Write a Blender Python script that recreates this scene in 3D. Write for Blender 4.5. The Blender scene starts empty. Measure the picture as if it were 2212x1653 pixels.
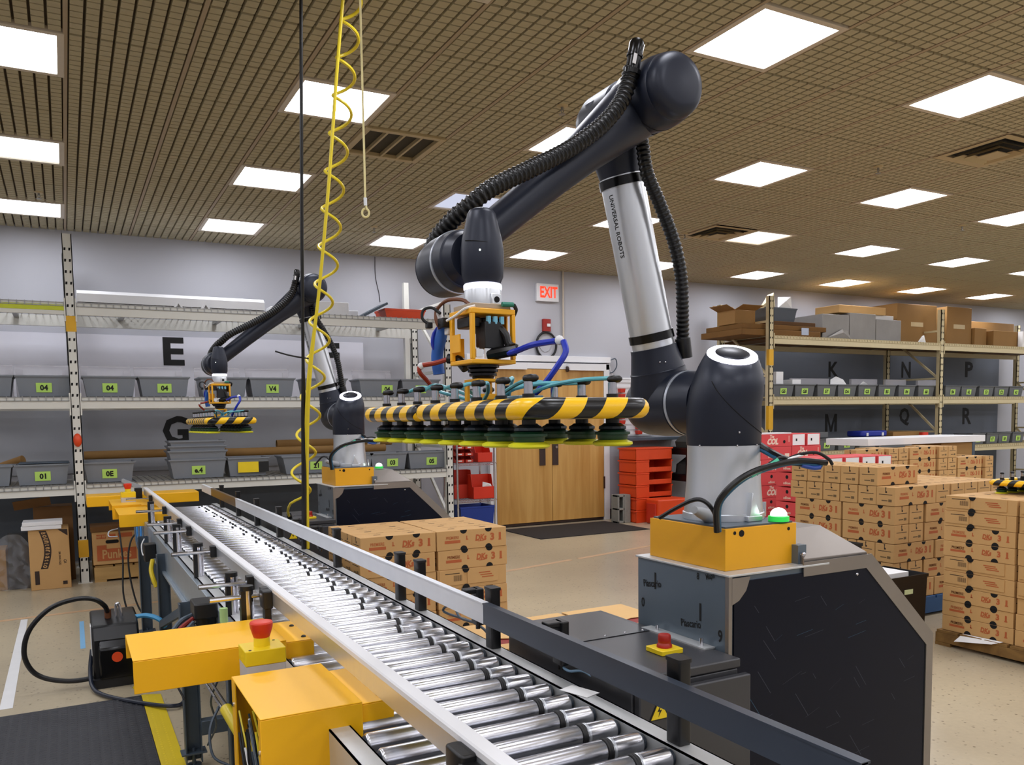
import bpy, math, random
from mathutils import Vector, Matrix
random.seed(7)
S = bpy.context.scene
COL = S.collection
PI = math.pi

# ------------------------------------------------------------------ camera, world, lights, exposure
def make_camera():
    yaw, pitch, roll = math.radians(28.13), math.radians(-4.488), math.radians(-0.8585)
    cy, sy, cp, sp, cr, sr = math.cos(yaw), math.sin(yaw), math.cos(pitch), math.sin(pitch), math.cos(roll), math.sin(roll)
    f = Vector((sy*cp, cy*cp, sp)); r = Vector((cy, -sy, 0)); u = r.cross(f)
    R = r*cr + u*sr; U = u*cr - r*sr
    cd = bpy.data.cameras.new('camera'); co = bpy.data.objects.new('camera', cd); COL.objects.link(co)
    m = Matrix((R, U, -f)).transposed().to_4x4(); m.translation = (0, 0, 1.44)
    co.matrix_world = m
    cd.sensor_fit = 'HORIZONTAL'; cd.sensor_width = 36; cd.lens = 36*1796.2/2212
    cd.shift_y = 221.7/2212; cd.clip_start = .02; cd.clip_end = 100
    S.camera = co
    return R, U, f
CAM_R, CAM_U, CAM_F = make_camera()
W = bpy.data.worlds.new('world'); S.world = W; W.use_nodes = True
W.node_tree.nodes['Background'].inputs[0].default_value = (.75, .8, 1, 1)
W.node_tree.nodes['Background'].inputs[1].default_value = .25
S.view_settings.view_transform = 'Standard'; S.view_settings.look = 'None'
S.view_settings.gamma = 1; S.view_settings.use_curve_mapping = False
S.view_settings.exposure = 0.72
S.cycles.caustics_reflective = False; S.cycles.caustics_refractive = False
PANEL = 10.0      # emission of the ceiling light diffusers

# ------------------------------------------------------------------ materials
def lin(h):
    h = h.lstrip('#'); o = []
    for i in (0, 2, 4):
        c = int(h[i:i+2], 16)/255
        o.append(c/12.92 if c <= .04045 else ((c+.055)/1.055)**2.4)
    return (*o, 1)
MATS = {}
def mat(name, col, rough=.5, metal=0., var=.06, scale=12., bump=0., bscale=80., emit=0., alpha=1., trans=0., coat=0., ecol=None, stretch=None, spec=None, ior=None):
    if name in MATS: return MATS[name]
    m = bpy.data.materials.new(name); m.use_nodes = True
    nt = m.node_tree; N = nt.nodes; L = nt.links; b = N['Principled BSDF']
    c = lin(col)
    b.inputs['Roughness'].default_value = rough; b.inputs['Metallic'].default_value = metal
    if spec is not None: b.inputs['Specular IOR Level'].default_value = spec
    if ior: b.inputs['IOR'].default_value = ior
    if coat: b.inputs['Coat Weight'].default_value = coat; b.inputs['Coat Roughness'].default_value = .12
    tc = N.new('ShaderNodeTexCoord'); mp = N.new('ShaderNodeMapping'); L.new(tc.outputs['Object'], mp.inputs[0])
    if stretch: mp.inputs['Scale'].default_value = stretch
    nz = N.new('ShaderNodeTexNoise'); nz.inputs['Scale'].default_value = scale; nz.inputs['Detail'].default_value = 4
    L.new(mp.outputs[0], nz.inputs['Vector'])
    mx = N.new('ShaderNodeMix'); mx.data_type = 'RGBA'
    mx.inputs[6].default_value = (*[v*(1-var) for v in c[:3]], 1); mx.inputs[7].default_value = (*[min(1, v*(1+var)) for v in c[:3]], 1)
    L.new(nz.outputs['Fac'], mx.inputs[0]); L.new(mx.outputs[2], b.inputs['Base Color'])
    if bump:
        n2 = N.new('ShaderNodeTexNoise'); n2.inputs['Scale'].default_value = bscale; n2.inputs['Detail'].default_value = 3
        L.new(mp.outputs[0], n2.inputs['Vector'])
        bp = N.new('ShaderNodeBump'); bp.inputs['Strength'].default_value = bump; bp.inputs['Distance'].default_value = .01
        L.new(n2.outputs['Fac'], bp.inputs['Height']); L.new(bp.outputs[0], b.inputs['Normal'])
    if emit:
        b.inputs['Emission Color'].default_value = lin(ecol or col); b.inputs['Emission Strength'].default_value = emit
    if alpha < 1: b.inputs['Alpha'].default_value = alpha
    if trans: b.inputs['Transmission Weight'].default_value = trans
    MATS[name] = m
    return m

def floor_material():
    m = bpy.data.materials.new('polished concrete'); m.use_nodes = True
    nt = m.node_tree; N = nt.nodes; L = nt.links; b = N['Principled BSDF']
    tc = N.new('ShaderNodeTexCoord')
    big = N.new('ShaderNodeTexNoise'); big.inputs['Scale'].default_value = .55; big.inputs['Detail'].default_value = 5
    fine = N.new('ShaderNodeTexNoise'); fine.inputs['Scale'].default_value = 38; fine.inputs['Detail'].default_value = 5
    L.new(tc.outputs['Object'], big.inputs['Vector']); L.new(tc.outputs['Object'], fine.inputs['Vector'])
    r1 = N.new('ShaderNodeValToRGB'); r1.color_ramp.elements[0].position = .3; r1.color_ramp.elements[0].color = lin('#a89b84'); r1.color_ramp.elements[1].position = .7; r1.color_ramp.elements[1].color = lin('#c8ba9c')
    L.new(big.outputs['Fac'], r1.inputs[0])
    vo = N.new('ShaderNodeTexVoronoi'); vo.inputs['Scale'].default_value = 34; L.new(tc.outputs['Object'], vo.inputs['Vector'])
    rs = N.new('ShaderNodeValToRGB'); rs.color_ramp.elements[0].position = .14; rs.color_ramp.elements[0].color = (.36, .33, .3, 1); rs.color_ramp.elements[1].position = .26; rs.color_ramp.elements[1].color = (1, 1, 1, 1)
    L.new(vo.outputs['Distance'], rs.inputs[0])
    gate = N.new('ShaderNodeTexNoise'); gate.inputs['Scale'].default_value = 11; L.new(tc.outputs['Object'], gate.inputs['Vector'])
    rg = N.new('ShaderNodeValToRGB'); rg.color_ramp.elements[0].position = .46; rg.color_ramp.elements[1].position = .56
    L.new(gate.outputs['Fac'], rg.inputs[0])
    m1 = N.new('ShaderNodeMix'); m1.data_type = 'RGBA'; m1.blend_type = 'MULTIPLY'
    L.new(rg.outputs[0], m1.inputs[0]); L.new(r1.outputs[0], m1.inputs[6]); L.new(rs.outputs[0], m1.inputs[7])
    rf = N.new('ShaderNodeValToRGB'); rf.color_ramp.elements[0].color = (.86, .86, .86, 1); rf.color_ramp.elements[1].color = (1.06, 1.06, 1.06, 1)
    L.new(fine.outputs['Fac'], rf.inputs[0])
    m2 = N.new('ShaderNodeMix'); m2.data_type = 'RGBA'; m2.blend_type = 'MULTIPLY'; m2.inputs[0].default_value = 1
    L.new(m1.outputs[2], m2.inputs[6]); L.new(rf.outputs[0], m2.inputs[7]); L.new(m2.outputs[2], b.inputs['Base Color'])
    b.inputs['Roughness'].default_value = .3
    bp = N.new('ShaderNodeBump'); bp.inputs['Strength'].default_value = .05; L.new(fine.outputs['Fac'], bp.inputs['Height']); L.new(bp.outputs[0], b.inputs['Normal'])
    return m

def wood_material(name, c0, c1, axis='z', rough=.4, scale=1.):
    if name in MATS: return MATS[name]
    m = bpy.data.materials.new(name); m.use_nodes = True
    nt = m.node_tree; N = nt.nodes; L = nt.links; b = N['Principled BSDF']
    tc = N.new('ShaderNodeTexCoord'); mp = N.new('ShaderNodeMapping'); L.new(tc.outputs['Object'], mp.inputs[0])
    s = {'x': (.5, 7, 7), 'y': (7, .5, 7), 'z': (7, 7, .5)}[axis]; mp.inputs['Scale'].default_value = tuple(v*scale for v in s)
    nz = N.new('ShaderNodeTexNoise'); nz.inputs['Scale'].default_value = 1.6; nz.inputs['Detail'].default_value = 6; nz.inputs['Distortion'].default_value = .6
    L.new(mp.outputs[0], nz.inputs['Vector'])
    r = N.new('ShaderNodeValToRGB'); r.color_ramp.elements[0].position = .3; r.color_ramp.elements[0].color = lin(c0); r.color_ramp.elements[1].position = .7; r.color_ramp.elements[1].color = lin(c1)
    L.new(nz.outputs['Fac'], r.inputs[0]); L.new(r.outputs[0], b.inputs['Base Color']); b.inputs['Roughness'].default_value = rough
    MATS[name] = m
    return m

def stripe_material():
    """black and yellow hazard tape wound round the foam bumper: diagonal bands in object space"""
    m = bpy.data.materials.new('hazard stripe tape'); m.use_nodes = True
    nt = m.node_tree; N = nt.nodes; L = nt.links; b = N['Principled BSDF']
    at = N.new('ShaderNodeAttribute'); at.attribute_name = 'wind'
    md = N.new('ShaderNodeMath'); md.operation = 'FRACT'; L.new(at.outputs['Fac'], md.inputs[0])
    gt = N.new('ShaderNodeMath'); gt.operation = 'GREATER_THAN'; gt.inputs[1].default_value = .47; L.new(md.outputs[0], gt.inputs[0])
    mx = N.new('ShaderNodeMix'); mx.data_type = 'RGBA'; mx.inputs[6].default_value = lin('#0b0b0c'); mx.inputs[7].default_value = lin('#fdc711')
    L.new(gt.outputs[0], mx.inputs[0]); L.new(mx.outputs[2], b.inputs['Base Color'])
    b.inputs['Roughness'].default_value = .28
    return m

M_floor = floor_material()
M_wall = mat('painted wall', '#b9bac1', .7, var=.02, scale=2, bump=.03)
M_ceil = mat('brown acoustic tile', '#b4aa8e', .85, var=.06, scale=40, bump=.1, bscale=300)
M_tee = mat('ceiling grid tee', '#a8967c', .6)
M_groove_shade = mat('shaded tile groove', '#4c4030', .9)  # darker brown puts the recess shade into the groove colour
M_lframe = mat('light frame', '#cfc4b4', .5)
M_lamp = mat('lit diffuser', '#ffffff', .4, emit=PANEL, ecol='#f4f6ff', var=0)
M_lamp_dim = mat('dim diffuser', '#c9cfe0', .4, emit=PANEL*.045, ecol='#c9d4f0', var=0)
M_lamp_mid = mat('soft diffuser', '#eef2f6', .4, emit=PANEL*.16, ecol='#eef6fa', var=0)
M_lamp_warm = mat('warm diffuser', '#f3f0e4', .4, emit=PANEL*.14, ecol='#f4f2e4', var=0)
M_white = mat('white plastic', '#e8e8ea', .45, var=.02)
M_paper = mat('white paper', '#f0f0f0', .7, var=.02)
M_black = mat('black plastic', '#0d0d0f', .38, var=.1)
M_rubber = mat('black rubber', '#121214', .5, var=.15)
M_gloss = mat('gloss black', '#050506', .22, spec=.4)
M_hoseblk = mat('corrugated black', '#060607', .34, spec=.4)
M_navy = mat('navy robot shell', '#191f2f', .4, metal=.2, var=.03, scale=6)
M_navy2 = mat('navy robot shell dark', '#151a27', .34, metal=.25, var=.03, scale=6)
M_alu = mat('brushed aluminium', '#dfe3e8', .3, metal=.8, var=.03, scale=60, stretch=(1, 1, .04), bump=.01, bscale=120)
M_seam = mat('joint seam ring', '#b4bac4', .35, metal=.4)
M_chrome = mat('chrome steel', '#d0d0d6', .2, metal=1., var=.04, scale=5)
M_roller = mat('roller steel', '#d2d3d9', .25, metal=1., var=.03, scale=5)
M_zinc = mat('zinc plated steel', '#d0d2d2', .42, metal=.55, var=.12, scale=9)
M_galv = mat('galvanised sheet', '#b6c2cc', .34, metal=.7, var=.12, scale=7)
M_slate = mat('blue grey painted steel', '#4b5763', .42, metal=.2, var=.05)
M_stain = mat('stainless trim', '#958e88', .36, metal=.8, var=.1, scale=6)
M_film = mat('protective film steel', '#66737f', .3, metal=.3, var=.06, scale=5)
M_dkpanel = mat('dark navy panel film', '#0e1220', .36, var=.15, scale=5, spec=.16)
M_cab = mat('anthracite cabinet', '#3a3a3d', .38, var=.05, bump=.03, bscale=500)
M_cab2 = mat('anthracite lid plate', '#303134', .3, var=.05)
M_yel = mat('yellow powder coat', '#ffbd10', .38, var=.025, scale=6)
M_yel2 = mat('amber yellow steel', '#f4b01c', .36, var=.03, scale=6)
M_yplas = mat('yellow plastic', '#f2d21c', .4)
M_lime = mat('lime sticker', '#b9e06a', .6, var=.02)
M_hose_y = mat('yellow air hose', '#e6cf2e', .35, var=.05)
M_cream = mat('cream cord', '#e4d79a', .5)
M_red = mat('red plastic', '#d8351c', .4, var=.05)
M_redb = mat('bin red', '#c8321c', .45, var=.06)
M_redx = mat('red card', '#d8484a', .6, var=.04)
M_maroon = mat('dark red inside', '#8a2018', .6)
M_orange = mat('orange plastic', '#e24a1c', .42, var=.06)
M_blue = mat('blue hose', '#1f35b4', .32, var=.08)
M_blue2 = mat('sleeve blue', '#2b62b8', .45, var=.08)
M_bluebin = mat('blue bin', '#16368c', .5)
M_teal = mat('teal tube', '#74cbd8', .3, var=.15, trans=.25)
M_green = mat('dark green bellows', '#0f3a22', .4, var=.1)
M_cupb = mat('navy cup collar', '#16222e', .35)
M_lip = mat('yellow suction lip', '#e3e020', .4)
M_card = mat('kraft cardboard', '#c49a63', .75, var=.05, scale=9, bump=.02)
M_card2 = mat('brown cardboard', '#96703c', .75, var=.07, scale=7)
M_card3 = mat('pale cardboard', '#d8ae72', .75, var=.05, scale=9)
M_kraft_dk = mat('old cardboard', '#6e4a22', .8, var=.12, scale=6)
M_print = mat('red brown print', '#b05a2e', .7)
M_inkbr = mat('brown black print', '#33231a', .7)
M_hole = mat('dark hole', '#0a0808', .9)
M_rack = mat('cream rack steel', '#d9d8d0', .45, var=.03)
M_rack2 = mat('sand rack steel', '#cdbf98', .5, var=.06)
M_yband = mat('yellow tape band', '#dda81a', .5, var=.06)
M_wire = mat('zinc wire', '#9a9a98', .4, metal=.6)
M_tub = mat('grey plastic tub', '#7c8188', .45, var=.04)
M_tub2 = mat('dark grey tub', '#636668', .5, var=.05)
M_lid = mat('clear plastic lid', '#e6e3e8', .25, alpha=.34, var=.02)
M_film_clear = mat('clear plastic film', '#eef0f6', .12, alpha=.16, var=.02)
M_ink = mat('black ink', '#0b0b0b', .6)
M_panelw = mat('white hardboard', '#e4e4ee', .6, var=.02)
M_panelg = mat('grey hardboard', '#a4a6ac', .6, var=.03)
M_panel_shade = mat('dark shade sheet', '#50565e', .6, var=.05)  # dark grey holds the shade under the lowest shelves
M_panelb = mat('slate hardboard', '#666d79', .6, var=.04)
M_door = wood_material('maple veneer', '#bd8a42', '#d6a860', 'z')
M_pallet = wood_material('pallet wood', '#a8854e', '#c9a468', 'x', .8)
M_palletd = wood_material('dark pallet wood', '#6a4c24', '#8a6836', 'x', .85)
M_palblue = mat('blue pallet paint', '#1f4c7c', .6, var=.1)
M_bronze = mat('dark bronze', '#4a3c38', .4, metal=.5)
M_block = mat('concrete block', '#8b8b84', .9, var=.12, scale=30, bump=.2)
M_mat = mat('dark carpet mat', '#2a2522', .95, var=.15, scale=200, bump=.2, bscale=300)
M_fmat = mat('black anti fatigue mat', '#2b2c31', .55, var=.1)
M_ymat = mat('yellow mat edge', '#d8bd1c', .5, var=.06)
M_exit = mat('exit red glow', '#ff3a1e', .4, emit=.9, ecol='#ff3418')
M_led = mat('white led ring', '#ffffff', .3, emit=3.2, ecol='#e9e6ff', var=0)
M_ledcap = mat('pale lamp dome', '#f2fff4', .25, emit=1.5, ecol='#e8ffee', var=0)
M_ledgreen = mat('green lamp glow', '#38e060', .3, emit=.18, ecol='#26e052', var=0)
M_glass_d = mat('dark sensor glass', '#060608', .08)
M_copper = mat('copper brown cable', '#6b3c1e', .5)
M_tapew = mat('white floor tape', '#dcdcdc', .6)
M_tapeo = mat('worn orange floor line', '#c4a17c', .6, var=.15)
M_tapeb = mat('blue floor tape', '#7db4dc', .6)
M_stripe = stripe_material()
# ------------------------------------------------------------------ mesh builder
def frame_of(d):
    d = Vector(d).normalized(); a = Vector((0, 0, 1)) if abs(d.z) < .9 else Vector((1, 0, 0))
    x = a.cross(d).normalized(); return x, d.cross(x), d
class MB:
    def __init__(s): s.v = []; s.f = []; s.m = []; s.w = {}
    def add(s, vs, fs, m=0):
        o = len(s.v); s.v += [tuple(p) for p in vs]
        for f in fs: s.f.append(tuple(i+o for i in f)); s.m.append(m)
        return s
    def box(s, x0, x1, y0, y1, z0, z1, m=0):
        return s.add([(x0,y0,z0),(x1,y0,z0),(x1,y1,z0),(x0,y1,z0),(x0,y0,z1),(x1,y0,z1),(x1,y1,z1),(x0,y1,z1)],
                     [(0,3,2,1),(4,5,6,7),(0,1,5,4),(1,2,6,5),(2,3,7,6),(3,0,4,7)], m)
    def cbox(s, c, d, m=0): return s.box(c[0]-d[0]/2, c[0]+d[0]/2, c[1]-d[1]/2, c[1]+d[1]/2, c[2]-d[2]/2, c[2]+d[2]/2, m)
    def bar(s, p, q, w, h, m=0, up=None):
        p, q = Vector(p), Vector(q); d = (q-p).normalized(); u = Vector(up) if up else (Vector((0,0,1)) if abs(d.z) < .95 else Vector((0,1,0)))
        x = d.cross(u).normalized(); u = x.cross(d)
        vs = [b + x*a*w/2 + u*c*h/2 for b in (p, q) for a, c in ((-1,-1),(1,-1),(1,1),(-1,1))]
        return s.add(vs, [(0,1,2,3)[::-1],(4,5,6,7),(0,1,5,4),(1,2,6,5),(2,3,7,6),(3,0,4,7)], m)
    def prism(s, poly, ax, a, b, m=0):
        n = len(poly); f = {'x': lambda p, t: (t, p[0], p[1]), 'y': lambda p, t: (p[0], t, p[1]), 'z': lambda p, t: (p[0], p[1], t)}[ax]
        vs = [f(p, a) for p in poly] + [f(p, b) for p in poly]
        return s.add(vs, [tuple(range(n))[::-1], tuple(range(n, 2*n))] + [(i, (i+1) % n, n+(i+1) % n, n+i) for i in range(n)], m)
    def loft(s, rings, m=0, cap=True, closed=False):
        n = len(rings[0]); vs = [p for r in rings for p in r]; fs = []; k = len(rings)
        for i in range(k if closed else k-1):
            for j in range(n): fs.append((i*n+j, i*n+(j+1) % n, ((i+1) % k)*n+(j+1) % n, ((i+1) % k)*n+j))
        if cap and not closed: fs += [tuple(range(n))[::-1], tuple(range((k-1)*n, k*n))]
        return s.add(vs, fs, m)
    def ring(s, c, d, r, n=20, ry=None):
        x, y, _ = frame_of(d); c = Vector(c); ry = ry or r
        return [c + x*r*math.cos(2*PI*i/n) + y*ry*math.sin(2*PI*i/n) for i in range(n)]
    def lathe(s, o, d, prof, n=28, m=0, cap=True):
        d = Vector(d).normalized(); o = Vector(o)
        return s.loft([s.ring(o+d*t, d, max(r, 1e-4), n) for t, r in prof], m, cap)
    def cyl(s, p, q, r, r2=None, n=12, m=0):
        d = Vector(q)-Vector(p); return s.lathe(p, d, [(0, r), (d.length, r if r2 is None else r2)], n, m)
    def tube(s, pts, r, n=8, m=0, sub=6, closed=False):
        P = smooth_path(pts, sub, closed) if sub else [Vector(p) for p in pts]
        k = len(P); rr = r if callable(r) else (lambda t: r)
        T = [((P[(i+1) % k] if closed or i < k-1 else P[i]) - (P[i-1] if closed or i > 0 else P[i])).normalized() for i in range(k)]
        x = frame_of(T[0])[0]; rings = []
        for i in range(k):
            x = (x - T[i]*x.dot(T[i])).normalized(); y = T[i].cross(x); q = rr(i/(k-1))
            rings.append([P[i] + x*q*math.cos(2*PI*j/n) + y*q*math.sin(2*PI*j/n) for j in range(n)])
        return s.loft(rings, m, True, closed)
    def sphere(s, c, r, n=14, m=0, sz=None):
        k = max(4, n//2); sz = sz or r
        return s.loft([s.ring((c[0], c[1], c[2]-sz*math.cos(PI*i/k)), (0, 0, 1), max(1e-4, r*math.sin(PI*i/k)), n) for i in range(k+1)], m)
    def rbox(s, c, d, r, m=0, k=3):
        """box with vertical edges rounded"""
        hx, hy = d[0]/2, d[1]/2; poly = []
        for cx, cy, a0 in ((hx-r, hy-r, 0), (-hx+r, hy-r, PI/2), (-hx+r, -hy+r, PI), (hx-r, -hy+r, 1.5*PI)):
            for i in range(k+1): a = a0+PI/2*i/k; poly.append((c[0]+cx+r*math.cos(a), c[1]+cy+r*math.sin(a)))
        return s.prism(poly, 'z', c[2]-d[2]/2, c[2]+d[2]/2, m)
    def tub(s, w, d, h, t=.004, taper=.86, rim=.012, m=0, o=(0,0,0), tz=None):
        """open tapered container, origin at the bottom centre"""
        x, y, z = o; tz = tz or taper
        def q(k, zz, e=0): a, b = w/2*k-e, d/2*k-e; return [(x-a,y-b,z+zz),(x+a,y-b,z+zz),(x+a,y+b,z+zz),(x-a,y+b,z+zz)]
        R = [q(taper, 0), q(.97, h-.02), q(1, h-.02), q(1, h), q(.97, h, 0), q(.95, h-.015), q(taper, .006, t)]
        return s.loft([[Vector(p) for p in r] for r in R], m, True)
    def text(s, body, o, ud, vd, h, m=0, sx=1., bold=.02, sh=0., ctr=True, lift=.0008):
        vs, fs, w = text_geo(body, bold)
        U = Vector(ud).normalized(); V = Vector(vd).normalized(); Nn = U.cross(V); o = Vector(o)+Nn*lift
        return s.add([o + U*((x-(w/2 if ctr else 0))*h*sx + y*h*sh) + V*(y-.5)*h for x, y in vs], fs, m)
    def quad(s, o, ud, vd, w, h, m=0, lift=.0006):
        U = Vector(ud).normalized(); V = Vector(vd).normalized(); Nn = U.cross(V); o = Vector(o)+Nn*lift
        return s.add([o-U*w/2-V*h/2, o+U*w/2-V*h/2, o+U*w/2+V*h/2, o-U*w/2+V*h/2], [(0,1,2,3)], m)
    def half(s, o, ud, vd, r, m=0, lift=.0006, n=10, a0=0., a1=PI):
        U = Vector(ud).normalized(); V = Vector(vd).normalized(); Nn = U.cross(V); o = Vector(o)+Nn*lift
        vs = [o + U*r*math.cos(a0+(a1-a0)*i/n) + V*r*math.sin(a0+(a1-a0)*i/n) for i in range(n+1)]
        return s.add(vs, [tuple(range(n+1))], m)
    def move(s, M):
        s.v = [tuple(M @ Vector(p)) for p in s.v]; return s
def smooth_path(pts, sub=6, closed=False):
    P = [Vector(p) for p in pts]; n = len(P); out = []
    g = (lambda i: P[i % n]) if closed else (lambda i: P[0]*2-P[1] if i < 0 else (P[n-1]*2-P[n-2] if i >= n else P[i]))
    for i in range(n if closed else n-1):
        a, b, c, d = g(i-1), g(i), g(i+1), g(i+2)
        for k in range(sub):
            t = k/sub; out.append(.5*((2*b)+(c-a)*t+(2*a-5*b+4*c-d)*t*t+(3*b-a-3*c+d)*t**3))
    if not closed: out.append(P[-1])
    return out
_TXT = {}
def text_geo(body, bold):
    if (body, bold) in _TXT: return _TXT[(body, bold)]
    cu = bpy.data.curves.new('lettering', 'FONT'); cu.body = body; cu.size = 1; cu.offset = bold; cu.resolution_u = 2
    ob = bpy.data.objects.new('lettering', cu); COL.objects.link(ob)
    me = bpy.data.meshes.new_from_object(ob.evaluated_get(bpy.context.evaluated_depsgraph_get()))
    vs = [(v.co.x, v.co.y) for v in me.vertices]; fs = [tuple(p.vertices) for p in me.polygons]
    bpy.data.objects.remove(ob); bpy.data.curves.remove(cu); bpy.data.meshes.remove(me)
    x0 = min(v[0] for v in vs); y0 = min(v[1] for v in vs); k = 1/(max(v[1] for v in vs)-y0)
    vs = [((x-x0)*k, (y-y0)*k) for x, y in vs]
    _TXT[(body, bold)] = (vs, fs, max(v[0] for v in vs)); return _TXT[(body, bold)]

# ------------------------------------------------------------------ objects
def wloc(o):
    p = Vector((0, 0, 0))
    while o is not None: p += o.location; o = o.parent
    return p
def obj(name, mb, mats, parent=None, world=True, loc=None, smooth=35, bevel=0., label=None, stuff=False):
    if not isinstance(mats, (list, tuple)): mats = [mats]
    me = bpy.data.meshes.new(name)
    off = wloc(parent) + Vector(loc or (0, 0, 0)) if world else Vector((0, 0, 0))
    me.from_pydata([(p[0]-off.x, p[1]-off.y, p[2]-off.z) for p in mb.v], [], mb.f)
    for m in mats: me.materials.append(m)
    if len(mats) > 1: me.polygons.foreach_set('material_index', mb.m)
    if smooth:
        me.polygons.foreach_set('use_smooth', [True]*len(me.polygons)); me.set_sharp_from_angle(angle=math.radians(smooth))
    me.update()
    o = bpy.data.objects.new(name, me); COL.objects.link(o); o.parent = parent
    if loc: o.location = loc
    if bevel:
        b = o.modifiers.new('bevel', 'BEVEL'); b.width = bevel; b.segments = 2; b.limit_method = 'ANGLE'; b.angle_limit = math.radians(40)
    if label: o['label'] = label
    if stuff: o['kind'] = 'stuff'
    return o
def tag(o, label, cat, group=None):
    o['label'] = label; o['category'] = cat
    if group: o['group'] = group
    return o
def thing(name, label, cat, loc=(0, 0, 0), group=None, rz=0.):
    o = bpy.data.objects.new(name, None); COL.objects.link(o); o.location = loc; o.rotation_euler = (0, 0, rz); o.empty_display_size = .1
    return tag(o, label, cat, group)
def struct(name, mb, mats, parent=None, **k):
    o = obj(name, mb, mats, parent, **k)
    if parent is None: o['kind'] = 'structure'
    return o
def again(o, parent, loc):
    c = o.copy(); COL.objects.link(c); c.parent = parent; c.location = loc
    for ch in o.children: again(ch, c, ch.location.copy())
    return c
def copy_tree(o, loc, label=None, group=None, rz=None, parent=None):
    c = o.copy(); COL.objects.link(c); c.parent = parent; c.location = loc
    if rz is not None: c.rotation_euler = (0, 0, rz)
    if label: c['label'] = label
    if group: c['group'] = group
    for ch in list(o.children): copy_tree(ch, ch.location.copy(), parent=c)
    return c
X, Y, Zv = Vector((1, 0, 0)), Vector((0, 1, 0)), Vector((0, 0, 1))
# ------------------------------------------------------------------ room
XL, XR, YF, YB, ZC = -5.0, 19.0, -5.0, 9.85, 3.45
struct('floor', MB().box(XL, XR, YF, YB, -.1, 0), M_floor, smooth=0)
struct('wall_back', MB().box(XL, XR, YB, YB+.15, 0, ZC+.1), M_wall, smooth=0)
struct('wall_left', MB().box(XL-.15, XL, YF, YB, 0, ZC+.1), M_wall, smooth=0)
struct('wall_right', MB().box(XR, XR+.15, YF, YB, 0, ZC+.1), M_wall, smooth=0)
struct('wall_front', MB().box(XL, XR, YF-.15, YF, 0, ZC+.1), M_wall, smooth=0)
struct('baseboard_back', MB().box(6.74, 8.5, YB-.012, YB, 0, .14), M_black, smooth=0)

TU, TV, U0, V0 = .6017, .6167, -.2, 3.43
ceil = struct('ceiling', MB().box(XL, XR, YF, YB, ZC+.026, ZC+.12), M_ceil, smooth=0)
LIGHTS = {}
for i in range(-2, 11):
    for j in range(-4, 4):
        LIGHTS[(3*i, 3*j)] = (i, j)
VENTS = {(4, 4): 'return', (11, 6): 'supply', (11, 1): 'supply'}
def tile_mb():
    mb = MB(); a, b = TU/2-.012, TV/2-.006
    D = .022
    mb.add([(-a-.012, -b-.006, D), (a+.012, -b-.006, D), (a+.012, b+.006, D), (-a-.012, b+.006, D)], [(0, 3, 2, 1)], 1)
    nu, nv = 8, 9; cu, cv = 2*a/nu, 2*b/nv
    for i in range(nu):
        for j in range(nv):
            x0, x1, y0, y1 = -a+i*cu+.0075, -a+(i+1)*cu-.0075, -b+j*cv+.0058, -b+(j+1)*cv-.0058
            e = .002
            mb.add([(x0-e,y0-e,D),(x1+e,y0-e,D),(x1+e,y1+e,D),(x0-e,y1+e,D),(x0,y0,0),(x1,y0,0),(x1,y1,0),(x0,y1,0)],
                   [(7,6,5,4),(0,4,5,1),(1,5,6,2),(2,6,7,3),(3,7,4,0)], 0)
    return mb
def seen(p, mx=1.25):
    q = Vector(p)-Vector((0, 0, 1.44)); w = q.dot(CAM_F)
    if w < .15: return None
    px, py = 1106+1796.2*q.dot(CAM_R)/w, 1048.2-1796.2*q.dot(CAM_U)/w
    return w if -900 < px < 3100 and -800 < py < 1810 else None
slots = []
for a in range(-8, 32):
    for b in range(-6, 11):
        x, y = U0+a*TU, V0+b*TV
        if x+TU/2 > XR or x-TU/2 < XL or y-TV/2 > YB-.1: continue
        if (a, b) in LIGHTS or (a, b) in VENTS: continue
        w = seen((x, y, ZC))
        if w:
            q = Vector((x, y, ZC-1.44)); d = q.dot(CAM_F); px, py = 1106+1796.2*q.dot(CAM_R)/d, 1048.2-1796.2*q.dot(CAM_U)/d
            slots.append((not (-60 < px < 2272 and -60 < py < 1700), w, x, y))
slots.sort()
t0 = obj('ceiling_tile', tile_mb(), [M_ceil, M_groove_shade], ceil, world=False, loc=(slots[0][2], slots[0][3], ZC), smooth=0)
for _, w, x, y in slots[1:300]:
    c = t0.copy(); COL.objects.link(c); c.location = (x, y, ZC)
if len(slots) > 300:
    base = tile_mb(); mb = MB()
    for _, w, x, y in slots[300:]: mb.v += [(p[0]+x, p[1]+y, p[2]+ZC) for p in base.v]; mb.f += [tuple(i+len(mb.v)-len(base.v) for i in f) for f in base.f]; mb.m += base.m
    obj('far_ceiling_tiles', mb, [M_ceil, M_groove_shade], ceil, smooth=0, stuff=True)
for a in range(-7, 32):
    x = U0+(a-.5)*TU
    if XL < x < XR:
        obj('ceiling_tee', MB().box(x-.011, x+.011, YF, YB, ZC-.001, ZC+.02), M_tee, ceil, smooth=0)
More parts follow.
